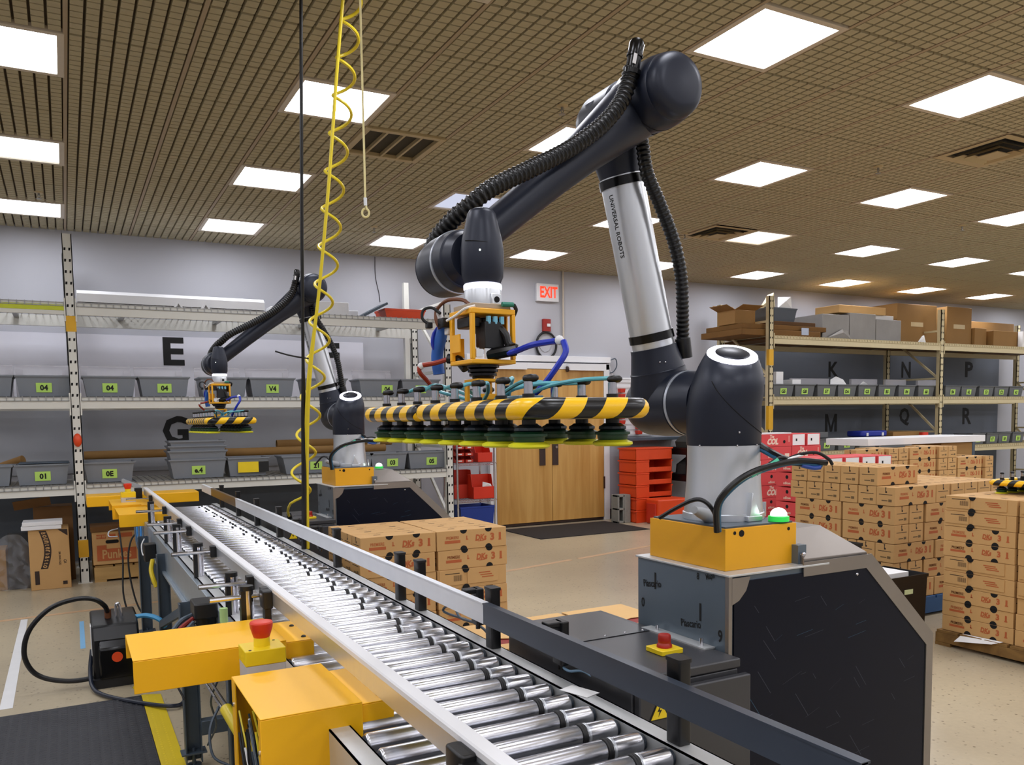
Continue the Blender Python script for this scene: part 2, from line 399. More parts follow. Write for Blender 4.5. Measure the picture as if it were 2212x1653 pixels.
# ceiling lights
def make_light():
    t = thing('ceiling_light', 'x', 'light', (0, 0, ZC))
    fr = MB(); o, i = .296, .261
    for x0, x1, y0, y1 in ((-o, -i, -o, o), (i, o, -o, o), (-i, i, -o, -i), (-i, i, i, o)): fr.box(x0, x1, y0*1.02, y1*1.02, -.006, .03)
    obj('frame', fr, M_lframe, t, world=False, bevel=.002)
    obj('diffuser', MB().add([(-i, -i*1.02, .006), (i, -i*1.02, .006), (i, i*1.02, .006), (-i, i*1.02, .006)], [(0, 3, 2, 1)]), M_lamp, t, world=False, smooth=0)
    return t
L0 = make_light(); first = True
ORD = ['nearest', 'second', 'third', 'fourth', 'fifth', 'sixth', 'seventh', 'eighth', 'ninth', 'tenth', 'eleventh', 'twelfth', 'thirteenth']
spec = {(2, 2): (M_lamp_dim, 'dimmed bluish square ceiling light panel partly behind the near robot forearm'),
        (0, 2): (M_lamp_mid, 'softer white square ceiling light at the left edge, middle of three'),
        (4, 2): (M_lamp_warm, 'slightly warm square ceiling light panel touching the supply air diffuser')}
ROW = {3: 'row nearest the back wall', 2: 'second row from the back wall', 1: 'third row from the back wall', 0: 'fourth row from the back wall', -1: 'row above the camera', -2: 'row behind the camera', -3: 'second row behind the camera', -4: 'third row behind the camera'}
for (a, b), (i, j) in LIGHTS.items():
    x, y = U0+1.805*i, V0+1.85*j
    if not (XL+.4 < x < XR-.4 and YF+.4 < y < YB-.3): continue
    lab = spec[(i, j)][1] if (i, j) in spec else 'lit square ceiling light panel, %s, %s from the left wall' % (ROW[j], ORD[i+2])
    if first: t = L0; first = False; t.location = (x, y, ZC)
    else: t = copy_tree(L0, (x, y, ZC))
    t['label'] = lab; t['group'] = 'square ceiling light panels'
    if (i, j) in spec:
        for ch in t.children:
            if ch.name.startswith('diffuser'): ch.data = ch.data.copy(); ch.data.materials[0] = spec[(i, j)][0]
# return grille with four dark panes
x, y = U0+4*TU, V0+4*TV
t = thing('return_air_grille', 'square beige return air grille with four dark slots in the ceiling', 'vent', (x, y, ZC))
fr = MB(); o, i = .30, .255
for x0, x1, y0, y1 in ((-o, -i, -o, o), (i, o, -o, o), (-i, i, -o, -i), (-i, i, i, o)): fr.box(x0, x1, y0, y1, -.012, .02)
obj('frame', fr, mat('vent beige', '#b9a67e', .5), t, world=False, bevel=.003)
for k in range(3): obj('slat', MB().box(-i+(k+1)*2*i/4-.008, -i+(k+1)*2*i/4+.008, -i, i, -.01, .015), MATS['vent beige'], t, world=False)
obj('backing', MB().box(-i, i, -i, i, .015, .02), mat('dark duct', '#3a3220', .8), t, world=False)
# stepped supply diffusers
def supply(x, y, label):
    t = thing('supply_air_diffuser', label, 'vent', (x, y, ZC), 'stepped supply air diffusers')
    for k, (o, i, z) in enumerate(((.30, .235, -.006), (.20, .165, -.022), (.145, .115, -.032))):
        mb = MB()
        for sgn, ax in ((1, 0), (-1, 0), (1, 1), (-1, 1)):
            q = [(-o, o, z), (o, o, z), (i, i, z+.028 if k else z+.002), (-i, i, z+.028 if k else z+.002)]
            if sgn < 0: q = [(p[0], -p[1], p[2]) for p in q][::-1]
            if ax: q = [(p[1], -p[0], p[2]) for p in q]
            mb.add(q, [(0, 1, 2, 3)])
        obj('vane' if k else 'frame', mb, MATS['vent beige'], t, world=False, smooth=0)
    obj('core', MB().box(-.085, .085, -.085, .085, -.036, -.03), MATS['vent beige'], t, world=False)
    obj('backing', MB().box(-.235, .235, -.235, .235, .016, .02), M_hole, t, world=False)
supply(U0+11*TU, V0+6*TV, 'stepped beige supply diffuser beside the warm light panel')
supply(U0+11*TU, V0+1*TV, 'stepped beige supply diffuser at the right edge of the view')
# sprinklers
def make_sprinkler():
    t = thing('sprinkler_head', 'x', 'sprinkler', (0, 0, ZC), 'ceiling sprinkler heads')
    obj('escutcheon', MB().lathe((0, 0, 0), (0, 0, -1), [(0, .04), (.006, .036), (.01, .018)], 16), MATS['vent beige'], t, world=False)
    mb = MB().cyl((0, 0, -.008), (0, 0, -.03), .009); mb.lathe((0, 0, -.052), (0, 0, -1), [(0, .004), (.002, .022), (.004, .022)], 12)
    mb.bar((-.012, 0, -.03), (0, 0, -.052), .004, .004); mb.bar((.012, 0, -.03), (0, 0, -.052), .004, .004)
    obj('deflector', mb, M_wire, t, world=False)
    return t
sp = make_sprinkler()
for k, (x, y, l) in enumerate(((2.92, 4.70, 'in the ceiling left of the elbow of the near robot'), (-.10, 8.35, 'between the two far lights at the left edge'), (5.935, 4.70, 'near the right edge supply diffuser'),
                               (8.6, 5.74, 'left of a light at the right edge'), (5.98, 8.46, 'above the exit door wall'), (2.915, 8.39, 'just left of the near robot wrist, over the rack'), (6.1, 7.30, 'beside the supply diffuser next to the warm light'))):
    t = sp if k == 0 else copy_tree(sp, (x, y, ZC)); t.location = (x, y, ZC); t['label'] = 'small pale sprinkler head ' + l

# double door
d = struct('door_1', MB().box(4.995, 6.715, 9.80, 9.84, .01, 2.12), M_bronze, smooth=0)
for x0, x1 in ((5.0, 5.852), (5.858, 6.71)):
    obj('door_leaf', MB().box(x0, x1, 9.775, 9.80, .045, 2.115), M_door, d, bevel=.003)
fr = MB().box(4.90, 4.995, 9.77, 9.85, 0, 2.2).box(6.715, 6.81, 9.77, 9.85, 0, 2.2).box(4.90, 6.81, 9.77, 9.85, 2.12, 2.2)
obj('door_frame', fr, M_white, d, bevel=.004)
for x, s in ((5.70, 1), (5.852+.0, 0)):
    x = 5.70 if s else 5.85+.055
    p = obj('push_plate', MB().rbox((x, 9.77, .97), (.095, .01, .31), .004), M_bronze, d)
    obj('lock_cylinder', MB().cyl((x+.01, 9.765, 1.06), (x+.01, 9.75, 1.06), .018, n=14), M_chrome, p)
for x, r in ((5.55, .05), (6.02, .06)):
    obj('door_sticker', MB().cyl((x, 9.775, 1.15), (x, 9.772, 1.15), r, n=18), mat('pale sticker', '#c9b78a', .6), d)
obj('hinge', MB().box(6.70, 6.72, 9.76, 9.775, .45, .62), M_bronze, d)
for x0, x1, e in ((6.10, 6.72, 0), (4.98, 5.45, 1)):
    c = obj('door_closer', MB().rbox(((x0+x1)/2, 9.74, 2.15), (x1-x0, .06, .09), .01), M_white, d)
    obj('closer_cap', MB().cyl((x0, 9.74, 2.12), (x0-.015, 9.74, 2.12), .04, n=14), M_bronze, c)
obj('overhead_track', MB().box(4.6, 6.84, 9.78, 9.85, 2.22, 2.30), M_white, d, bevel=.004)
tag(obj('door_cable', MB().tube([(6.84, 9.8, 2.26), (6.93, 9.79, 2.28), (6.95, 9.79, 2.18), (6.90, 9.8, 2.1), (6.84, 9.8, 2.08)], .008), M_slate), 'short grey cable looping at the right end of the door track', 'cable')
mb = MB()
mb.tube([(6.81, 9.82, 2.30), (6.9, 9.82, 2.05), (7.1, 9.82, 2.0), (7.9, 9.82, 2.0)], .008)
tag(obj('wall_conduit', mb, M_white), 'thin white conduit running right above the slatted red bin panel', 'conduit')
# exit sign, alarm pull, conduit, wall ring
t = thing('exit_sign', 'white wall sign with EXIT in glowing red letters above the door', 'sign', (5.83, 9.8, 3.03))
obj('housing', MB().rbox((5.83, 9.82, 3.145), (.345, .05, .235), .006), M_white, t, bevel=.004)
obj('lettering', MB().text('EXIT', (5.845, 9.794, 3.15), X, Zv, .15, 0, .66, .03), M_exit, t, smooth=0)
t = thing('fire_alarm_pull', 'small red fire alarm pull station on the white wall', 'alarm', (5.815, 9.83, 2.62))
obj('housing', MB().rbox((5.815, 9.82, 2.71), (.12, .05, .165), .01), mat('alarm red', '#9a1f16', .4), t, bevel=.004)
obj('handle', MB().rbox((5.835, 9.79, 2.71), (.055, .012, .04), .006), M_white, t)
t = thing('wall_ring', 'black ring with a pale face hanging on the wall under the fire alarm', 'ring', (5.80, 9.84, 2.25))
obj('rim', MB().tube([(5.80+.155*math.cos(a), 9.80, 2.44+.175*math.sin(a)) for a in [2*PI*i/16 for i in range(16)]], .016, 8, 0, 3, True), M_rubber, t)
fc = MB().loft([[Vector((5.80+.145*math.cos(2*PI*i/24), yy, 2.44+.165*math.sin(2*PI*i/24))) for i in range(24)] for yy in (9.82, 9.825)])
fc.tube([(5.70, 9.815, 2.42), (5.76, 9.815, 2.36), (5.84, 9.815, 2.37), (5.89, 9.815, 2.44)], .004)
obj('face', fc, M_wall, t)
tag(obj('conduit_pipe', MB().cyl((6.09, 9.83, 2.3), (6.09, 9.83, ZC), .014), M_lframe), 'thin vertical conduit on the wall right of the exit sign', 'conduit')
tag(obj('wall_wire', MB().tube([(3.42, 9.84, 3.44), (3.42, 9.84, 3.2), (3.46, 9.84, 3.0), (3.47, 9.84, 2.9)], .004), M_ink), 'thin dark wire down the wall above the rack end', 'cable')

# floor markings and mats
def flat(name, poly, z, m, label, cat, **k): return tag(obj(name, MB().prism(poly, 'z', 0.0005, z), m, smooth=0), label, cat)
flat('floor_tape', [(-.37, 4.9), (-.31, 4.9), (-.32, 7.15), (-.365, 7.15)], .0015, M_tapew, 'broad white tape line on the floor at the left edge', 'tape')
flat('floor_tape', [(.015, 6.0), (.045, 6.0), (.05, 6.85), (.02, 6.85)], .0015, M_tapeb, 'short light blue floor tape beside the black vacuum unit', 'tape')
flat('floor_line', [(-.6, 7.15), (.62, 7.26), (.62, 7.32), (-.6, 7.21)], .0012, M_tapeo, 'worn orange floor line left of the conveyor', 'line')
flat('floor_line', [(2.9, 6.73), (4.5, 7.13), (4.5, 7.2), (2.9, 6.8)], .0012, M_tapeo, 'faded orange floor line between box stack and door mat', 'line')
flat('floor_line', [(4.6, 7.14), (6.4, 7.6), (6.4, 7.67), (4.6, 7.21)], .0012, M_tapeo, 'faded orange floor line behind the near robot pedestal', 'line')
flat('floor_line', [(3.0, 1.95), (3.7, 1.75), (3.7, 1.82), (3.0, 2.02)], .0012, M_ymat, 'yellow floor line at the bottom right corner', 'line')
flat('door_mat', [(4.97, 8.58), (6.6, 8.58), (6.6, 9.6), (4.97, 9.6)], .008, M_mat, 'dark brown entrance mat in front of the double door', 'mat')
t = thing('floor_mat', 'black ribbed anti fatigue mat with yellow edge at lower left', 'mat', (-.3, 4, 0))
obj('pad', MB().box(-2.2, .285, 1.2, 4.74, .001, .014), M_fmat, t, bevel=.004)
nb = MB()
for i in range(26):
    for j in range(60):
        x, y = .26-i*.042, 4.7-j*.03
        nb.add([(x-.017, y-.006, .0135), (x+.017, y-.006, .0135), (x+.017, y+.006, .0135), (x-.017, y+.006, .0135), (x-.010, y-.002, .0175), (x+.010, y-.002, .0175), (x+.010, y+.002, .0175), (x-.010, y+.002, .0175)], [(4, 5, 6, 7), (0, 1, 5, 4), (1, 2, 6, 5), (2, 3, 7, 6), (3, 0, 4, 7)])
obj('ribs', nb, M_fmat, t, stuff=True)
obj('edge_strip', MB().prism([(.285, .001), (.38, .001), (.38, .004), (.30, .014), (.285, .014)], 'y', 1.2, 4.74), M_ymat, t, label='yellow bevelled edge strip')
nb = MB()
for i in range(2):
    for j in range(60):
        x, y = .31+i*.035, 4.7-j*.03; z = .0115-.0045*i
        nb.add([(x-.014, y-.006, z), (x+.014, y-.006, z-.003), (x+.014, y+.006, z-.003), (x-.014, y+.006, z), (x, y, z+.003)], [(0, 1, 4), (1, 2, 4), (2, 3, 4), (3, 0, 4)])
obj('edge_ribs', nb, M_ymat, t, stuff=True)
# ------------------------------------------------------------------ pallet racks and what stands on them
RF, RB = 8.53, 9.58       # front and rear face of the racks
LEVELS = ((.815, .905), (1.60, 1.70), (2.44, 2.545))
def slots_mb(x, y, z0, z1):
    mb = MB(); z = z0
    while z < z1:
        for s in (-.019, .019):
            mb.prism([(x+s-.009, z-.012), (x+s+.007-(s > 0)*.002, z-.012), (x+s+.009, z+.012), (x+s-.007, z+.012)], 'y', y-.0015, y+.002)
        z += .1
    return mb
def rack(name, label, xs, m, tops, bands):
    t = thing(name, label, 'shelving', (xs[0], RF, 0))
    for k, x in enumerate(xs):
        for y, fr in ((RF, 1), (RB-.07, 0)):
            mb = MB().box(x-.04, x+.04, y, y+.012, 0, tops[k]).box(x-.04, x-.032, y, y+.07, 0, tops[k]).box(x+.032, x+.04, y, y+.07, 0, tops[k]).box(x-.06, x+.06, y-.02, y+.09, 0, .006)
            u = obj('upright', mb, m, t, smooth=0)
            obj('slot_holes', slots_mb(x, y, .12, tops[k]-.05), M_hole, u, smooth=0, stuff=True)
            if fr:
                for za, zb in bands[k]:
                    mb = MB().box(x-.0415, x+.0415, y-.0022, y+.05, za, zb); obj('yellow_band', mb, M_yband, u, smooth=0)
        for za, zb in ((.35, .35), (1.15, 1.15), (2.0, 2.0), (2.75, 2.75), (.35, 1.15), (1.15, 2.0), (2.0, 2.75)):
            a, b = (za, zb) if za == zb else (za, zb)
            obj('brace', MB().bar((x, RF+.06, a), (x, RB-.06, b), .03, .03), m, t, smooth=0)
    for a, b in zip(xs, xs[1:]):
        for z0, z1 in LEVELS:
            for y in (RF-.004, RB-.055):
                bm = obj('beam', MB().box(a+.04, b-.04, y, y+.045, z0, z1).box(a+.038, a+.05, y-.006, y+.03, z0-.06, z1+.04).box(b-.05, b-.038, y-.006, y+.03, z0-.06, z1+.04), m, t, smooth=0)
            w = MB(); n = int((b-a-.1)/.06)
            for i in range(n+1):
                x = a+.05+(b-a-.1)*i/n
                w.box(x-.003, x+.003, RF-.012, RB-.02, z1+.004, z1+.010).box(x-.003, x+.003, RF-.014, RF-.008, z1-.03, z1+.010)
            for i in range(10):
                y = RF-.01+i*(RB-RF)/9.2; w.box(a+.05, b-.05, y, y+.005, z1-.001, z1+.005)
            w.box(a+.05, b-.05, RF-.014, RF-.008, z1-.032, z1-.026)
            obj('wire_deck', w, M_wire if m is M_rack else M_rack2, t, smooth=0, stuff=True)
            for i in range(4):
                x = a+(b-a)*(i+.5)/4
                obj('deck_channel', MB().box(x-.022, x+.022, RF+.05, RB-.06, z1-.035, z1), M_wire, t, smooth=0)
    return t
rackL = rack('pallet_rack', 'long cream pallet rack with wire decks along the back wall, left of the door', [-3.57, .093, 3.78], M_rack, [3.15, 3.155, 2.72], [[], [(.24, .40), (2.29, 2.43)], []])
rackR = rack('pallet_rack', 'sand coloured pallet rack along the back wall, right of the door', [8.66, 12.36, 16.05], M_rack2, [3.09, 3.08, 3.08], [[(1.25, 1.58), (2.14, 2.36)], [], []])
o = obj('price_strip', MB().box(-3.5, .05, RF-.008, RF-.004, 2.475, 2.525), mat('lime strip', '#c3cc2c', .5), rackL, smooth=0, label='lime yellow stripe on the top left beam')
# upper end of right frame: taller rear posts beside the conduit
obj('upright', MB().box(3.66, 3.72, RB-.06, RB, 0, 3.1), M_rack, rackL, smooth=0)
# hardboard panels behind the shelves; the floor level ones paint in shade
def panel(x0, x1, z0, z1, m, lab): return tag(obj('back_panel', MB().box(x0, x1, 9.815, 9.835, z0, z1), m, smooth=0), lab, 'panel', 'hardboard panels behind the racks')
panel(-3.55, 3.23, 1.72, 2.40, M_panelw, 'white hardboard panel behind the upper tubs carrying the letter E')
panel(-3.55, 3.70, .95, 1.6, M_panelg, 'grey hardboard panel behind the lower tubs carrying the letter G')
panel(-3.55, 3.70, .03, .83, M_panel_shade, 'dark shade sheet standing in for shade at floor level behind the left rack')
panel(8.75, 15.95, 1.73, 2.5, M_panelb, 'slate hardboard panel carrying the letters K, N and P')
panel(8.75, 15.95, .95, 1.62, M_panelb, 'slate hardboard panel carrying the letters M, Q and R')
panel(8.75, 15.95, .03, .83, M_panel_shade, 'dark shade sheet standing in for shade at floor level behind the right rack')
for ch, x0, x1, z0, z1, where in (('E', .977, 1.193, 2.087, 2.392, 'behind the upper tubs of the left rack'), ('F', 2.70, 2.935, 2.08, 2.385, 'half hidden behind the far robot arm'), ('G', .935, 1.2, 1.222, 1.538, 'behind the lower tubs of the left rack'),
        ('K', 11.26, 11.5, 2.073, 2.33, 'on the slate panel of the right rack'), ('N', 13.1, 13.35, 2.08, 2.365, 'on the slate panel of the right rack'), ('P', 14.9, 15.14, 2.11, 2.4, 'on the slate panel of the right rack'),
        ('M', 11.2, 11.48, 1.161, 1.46, 'on the lower slate panel of the right rack'), ('Q', 13.07, 13.34, 1.23, 1.55, 'on the lower slate panel of the right rack'), ('R', 14.86, 15.13, 1.23, 1.54, 'on the lower slate panel of the right rack'), ('J', 8.95, 9.1, 1.2, 1.48, 'on the lower slate panel beside the rack post')):
    bo = .026 if ch in 'KNR' else .035
    vs, fs, w = text_geo(ch, bo)
    h = z1-z0
    if ch == 'M':
        w_ = x1-x0; lm = MB()
        for poly in ([(0, 0), (.2, 0), (.2, 1), (0, 1)], [(.8, 0), (1, 0), (1, 1), (.8, 1)], [(.2, 1), (.2, .66), (.42, 0), (.5, 0), (.5, .25)], [(.8, 1), (.5, .25), (.5, 0), (.58, 0), (.8, .66)]):
            lm.prism([(x0+u*w_, z0+v*h) for u, v in poly], 'y', 9.811, 9.8135)
        tag(obj('wall_letter', lm, M_ink, smooth=0), 'large black letter %s %s' % (ch, where), 'letter', 'black shelf letters'); continue
    tag(obj('wall_letter', MB().text(ch, ((x0+x1)/2, 9.8135, (z0+z1)/2), X, Zv, h, 0, (x1-x0)/(h*w), bo), M_ink, smooth=0), 'large black letter %s %s' % (ch, where), 'letter', 'black shelf letters')

def rim_mb(w, d, h):
    e = .008
    return MB().box(-w/2-e, w/2+e, -d/2-e, -d/2, h-.012, h+.001).box(-w/2-e, w/2+e, d/2, d/2+e, h-.012, h+.001).box(-w/2-e, -w/2, -d/2, d/2, h-.012, h+.001).box(w/2, w/2+e, -d/2, d/2, h-.012, h+.001)
def tub(x, z, w, h, text, lab, dep=.33, m=None, grp='grey labelled storage tubs', lime=None, y=8.60, sc=1.):
    t = thing('storage_tub', lab, 'tub', (x, y+dep/2, z), grp)
    obj('tub_body', MB().tub(w, dep, h), m or M_tub, t, world=False, smooth=30)
    obj('tub_rim', rim_mb(w, dep, h), m or M_tub, t, world=False, smooth=0)
    if text or lime:
        tilt = math.atan2(dep/2*.12, h); vd = Vector((0, -math.sin(tilt), math.cos(tilt)))
        yy = -dep/2*(.86+.115*.45)-.003
        mb = MB().quad((lime or 0, yy, h*.42), X, vd, .125*sc, .085*sc, 0, .002)
        if text: mb.text(text, (lime or 0, yy, h*.42), X, vd, .052*sc, 1, .95, .04, lift=.0035)
        obj('label_card', mb, [M_lime, M_ink], t, world=False, smooth=0)
    return t
MIDL = [(-.61, ''), (-.15, '04'), (.385, '04'), (.855, '04'), (1.40, ''), (1.87, 'V4'), (2.42, 'V4'), (3.0, '04'), (3.48, '07')]
MIDN = ['cut off by the left edge of the view', 'marked 04 left of the first rack post', 'marked 04 just right of the first rack post', 'marked 04 under the letter E', 'behind the far robot gripper', 'marked V4 left of the yellow hose', 'half hidden behind the far robot arm', 'marked 04 left of the near gripper', 'behind the near gripper suction cups']
for (x, s), l in zip(MIDL, MIDN): tub(x, 1.713, .45, .187, s, 'grey tub on the upper shelf ' + l, lime=.09 if x > 2.9 and x < 3.3 else 0)
def clear_lid(x, lab):
    t = thing('clear_sheet', lab, 'lid', (x, 9.0, 1.713), 'clear tub lids standing behind the tubs')
    mb = MB().bar((-.22, 0, .15), (.22, 0, .15), .012, .30, 0, (0, .12, 1))
    mb.bar((-.22, .0, .295), (.22, .0, .295), .035, .012)
    obj('lid_sheet', mb, M_lid, t, world=False, smooth=0)
    for sx in (-.19, .19): obj('lid_clip', MB().box(sx-.03, sx+.03, -.03, -.005, .2, .26).box(sx-.02, sx+.02, -.034, -.028, .21, .235), M_lid, t, world=False, smooth=0)
for x, l in ((-.62, 'at the left edge of the view'), (-.16, 'behind the tub left of the first post'), (.37, 'behind the tub right of the first post'), (.84, 'below the letter E'), (1.40, 'behind the far gripper'), (1.9, 'behind the tub marked V4'), (2.5, 'behind the far robot arm'), (3.05, 'left of the near gripper')):
    clear_lid(x, 'clear plastic tub lid standing upright ' + l)
LOWL = [(-.66, '', .45, 'cut off at the left edge'), (-.20, '01', .43, 'marked 01 left of the first rack post'), (.345, '0E', .43, 'marked 0E right of the first rack post'), (1.13, 'e.4', .53, 'marked e.4 at the bottom of a nested stack'),
        (1.60, '0.3', .40, 'marked 0.3 beside the nested stack'), (2.25, '21', .62, 'marked 21 behind the yellow hose'), (2.72, '', .36, 'behind the far robot base'), (3.09, '03', .42, 'marked 03 right of the far robot base'), (3.55, '05', .48, 'marked 05 next to the rack end post')]
for x, s, w, l in LOWL: tub(x, .918, w, .185, s, 'grey tub on the lower shelf ' + l, lime=.0 if x < 1.5 else .04)
for k in range(3):
    t = thing('storage_tub', 'grey empty tub nested above tub e.4, %s from the top' % ['third', 'second', 'first'][k], 'tub', (1.13, 8.765, 1.0+.048*(k+1)-.02), 'nested tubs on the lower shelf')
    obj('tub_body', MB().tub(.54-.015*k, .34, .16, rim=.01), M_tub, t, world=False, smooth=30)
    obj('tub_rim', rim_mb(.54-.015*k, .34, .16), M_tub, t, world=False, smooth=0)
# yellow carton label beside tub 0.3
o = tag(obj('spec_card', MB().box(1.50, 1.80, 8.592, 8.598, .955, 1.06).box(1.70, 1.80, 8.590, 8.592, .955, 1.06, 1), [M_yplas, M_ink], smooth=0), 'yellow and black card in front of tub 0.3', 'card')
tag(obj('plastic_plate', MB().box(.0, .40, 0, .3, 0, .012).move(Matrix.Translation((-.385, 8.62, 1.108))), M_slate, bevel=.003), 'dark grey lid lying on tub 01', 'lid')
# cardboard tubes
def ctube(a, b, r, lab, m=None): 
    a, b = Vector(a), Vector(b); d = b-a
    mb = MB().loft([MB().ring(a, d, r, 18), MB().ring(b, d, r, 18), MB().ring(b, d, r*.86, 18), MB().ring(a, d, r*.86, 18)], 0, False, True)
    tag(obj('cardboard_tube', mb, m or M_card2), lab, 'tube', 'cardboard tubes lying on the lower shelf')
ctube((.15, 9.3, 1.15), (1.5, 9.3, 1.15), .042, 'long brown cardboard tube behind tub 0E')
ctube((1.47, 9.1, 1.145), (3.22, 9.1, 1.145), .042, 'brown cardboard tube in front, behind the tub marked 21')
ctube((2.03, 9.25, 1.215), (3.35, 9.25, 1.215), .045, 'upper brown cardboard tube with white end behind the far robot')
tag(obj('white_sleeve', MB().cyl((3.05, 9.25, 1.215), (3.20, 9.25, 1.215), .05, n=18), M_white), 'white sleeve on the upper cardboard tube', 'sleeve')
tag(obj('cardboard_tube', MB().cyl((-.85, 9.25, .96), (-.36, 8.98, 1.14), .04, n=16), M_card2), 'short brown tube end at the left edge of the lower shelf', 'tube')
# top of the left rack
t = thing('lamp_housing', 'long white fluorescent lamp housing lying on the top wire deck', 'lamp', (.16, 9.1, 2.555))
obj('channel', MB().prism([(8.98, 2.62), (9.2, 2.62), (9.2, 2.70), (9.15, 2.735), (9.03, 2.735), (8.98, 2.70)], 'x', .16, 1.9), M_white, t)
obj('channel', MB().box(.16, 1.9, 8.99, 9.19, 2.56, 2.615), mat('grey channel', '#8d8a8a', .5), t)
t = thing('lamp_housing', 'white lamp housing with raised brackets lying right of the far robot elbow', 'lamp', (1.9, 9.05, 2.555))
obj('channel', MB().box(1.95, 2.9, 8.95, 9.15, 2.56, 2.66), M_white, t, bevel=.004)
for x in (1.02, 1.27): tag(obj('lamp_clip', MB().prism([(x-.05, 2.556), (x, 2.63), (x+.05, 2.556), (x+.03, 2.556), (x, 2.605), (x-.03, 2.556)], 'y', 8.66, 8.78), M_white, smooth=0), 'small white folded bracket on the top deck, %s' % ('left one' if x < 1.1 else 'right one'), 'bracket', 'white brackets on the top deck')
mb = MB().box(2.3, 2.75, 8.8, 9.0, 2.56, 2.72)
tag(obj('white_carton', mb, M_white, bevel=.004), 'white carton on the top deck behind the far robot elbow', 'box')
t = thing('plastic_tray', 'orange red plastic tray on the top deck near the rack end', 'tray', (3.35, 8.85, 2.557))
obj('tray_body', MB().tub(.48, .34, .11), M_orange, t, world=False)
obj('paper_sheet', MB().box(-.2, .2, -.13, .13, .112, .118), M_white, t, world=False)
tag(obj('grey_tray', MB().bar((2.85, 8.75, 2.565), (3.12, 8.75, 2.71), .3, .025), M_slate, bevel=.003), 'grey tray leaning against the orange tray', 'tray')

# floor level under the left rack
t = thing('cardboard_carton', 'tall brown carton with dark vertical banner lettering under the left rack', 'box', (-.17, 8.5, 0))
obj('carton_body', MB().box(-.335, -.02, 8.38, 8.75, .0, .535), M_card, t, bevel=.004)
pr = MB(); n = 12; pts = []
for i in range(n+1): a = i/n; pts.append((-.225+.035*math.sin(PI*a), .525-.34*a))
pr.add([(p[0]-.028, 8.3785, p[1]) for p in pts] + [(p[0]+.028, 8.3785, p[1]) for p in pts], [(i+1, i+n+2, i+n+1, i) for i in range(n)], 0)
for i, ch in enumerate('Bounterbatto'):
    a = (i+.8)/12.6; z = .525-.34*a; x = -.225+.035*math.sin(PI*a)
    pr.text(ch, (x, 8.378, z), -Zv, X, .034, 1, .7, .02)
pr.box(-.30, -.265, 8.377, 8.379, .05, .17, 0); pr.box(-.085, -.05, 8.377, 8.379, .035, .065, 0)
pr.text('SBR ENVLOGED', (-.10, 8.379, .27), -Zv, X, .016, 0, .8); pr.text('CA', (-.06, 8.379, .24), -Zv, X, .024, 0, .8)
pr.add([(-.105, 8.378, .53), (-.03, 8.378, .53), (-.03, 8.378, .47)], [(2, 1, 0)], 0)
obj('printing', pr, [M_inkbr, M_card], t, smooth=0, stuff=True)
for k, (dx, z) in enumerate(((0, .537), (.01, .573))):
    tag(obj('foam_slab', MB().box(-.385+dx, -.075+dx, 8.36, 8.62, z, z+.034), M_white, bevel=.003), 'white foam slab on top of the tall brown carton, %s of two' % ('lower', 'upper')[k], 'slab', 'white foam slabs')
tag(obj('cardboard_carton', MB().box(-.30, .02, 8.8, 9.1, 0, .70).bar((-.30, 8.8, .70), (-.31, 8.78, .78), .3, .005), M_kraft_dk, smooth=0), 'dark brown carton behind the tall printed carton', 'box')
tag(obj('cardboard_carton', MB().box(-.85, -.52, 8.55, 8.9, 0, .36), M_card2, bevel=.004), 'plain brown carton at the left edge on the floor', 'box')
tag(obj('black_board', MB().bar((-.43, 8.55, .0), (-.42, 8.6, .50), .16, .03, 0, (0, 1, 0)), M_black), 'black board standing in clear wrap beside the carton', 'board')
fm = MB(); rnd = random.Random(3)
N = 14
grid = [[(-.62+.34*i/N+.02*math.sin(j*1.3), 8.44+.05*math.sin(i*1.1+j*.7)+.03*(N-j)/N, .01+.50*j/N*(.55+.45*math.sin(PI*(i+2)/(N+4)))) for i in range(N+1)] for j in range(N+1)]
fm.add([p for r in grid for p in r], [(j*(N+1)+i, j*(N+1)+i+1, (j+1)*(N+1)+i+1, (j+1)*(N+1)+i) for i in range(N) for j in range(N)])
tag(obj('plastic_wrap', fm, M_film_clear), 'crumpled clear plastic wrap slumped over the black board', 'plastic wrap')
t = thing('fruit_carton', 'carton with red panel lettering on a wooden pallet under the left rack', 'box', (.34, 8.62, .16))
obj('carton_body', MB().box(.165, .56, 8.47, 8.78, .165, .47), M_card, t, bevel=.004)
pr = MB().box(.20, .53, 8.467, 8.469, .20, .31, 0)
pr.box(.20, .28, 8.467, 8.469, .31, .345, 0); pr.box(.20, .28, 8.467, 8.469, .405, .445, 0); pr.box(.30, .36, 8.467, 8.469, .41, .445, 0); pr.box(.38, .5, 8.467, 8.469, .41, .45, 0)
pr.text('Punkes', (.365, 8.466, .26), X, Zv, .085, 1, .75, .02); pr.text('REF PIP', (.24, 8.466, .425), X, Zv, .022, 1, .8)
obj('printing', pr, [M_print, M_card], t, smooth=0, stuff=True)
obj('hand_hole', MB().rbox((.33, .375, 8.4682), (.11, .032, .003), .014).move(Matrix(((1, 0, 0, 0), (0, 0, 1, 0), (0, 1, 0, 0), (0, 0, 0, 1)))), M_hole, t)
obj('carton_lid', MB().box(.155, .57, 8.46, 8.79, .472, .52), M_kraft_dk, t)
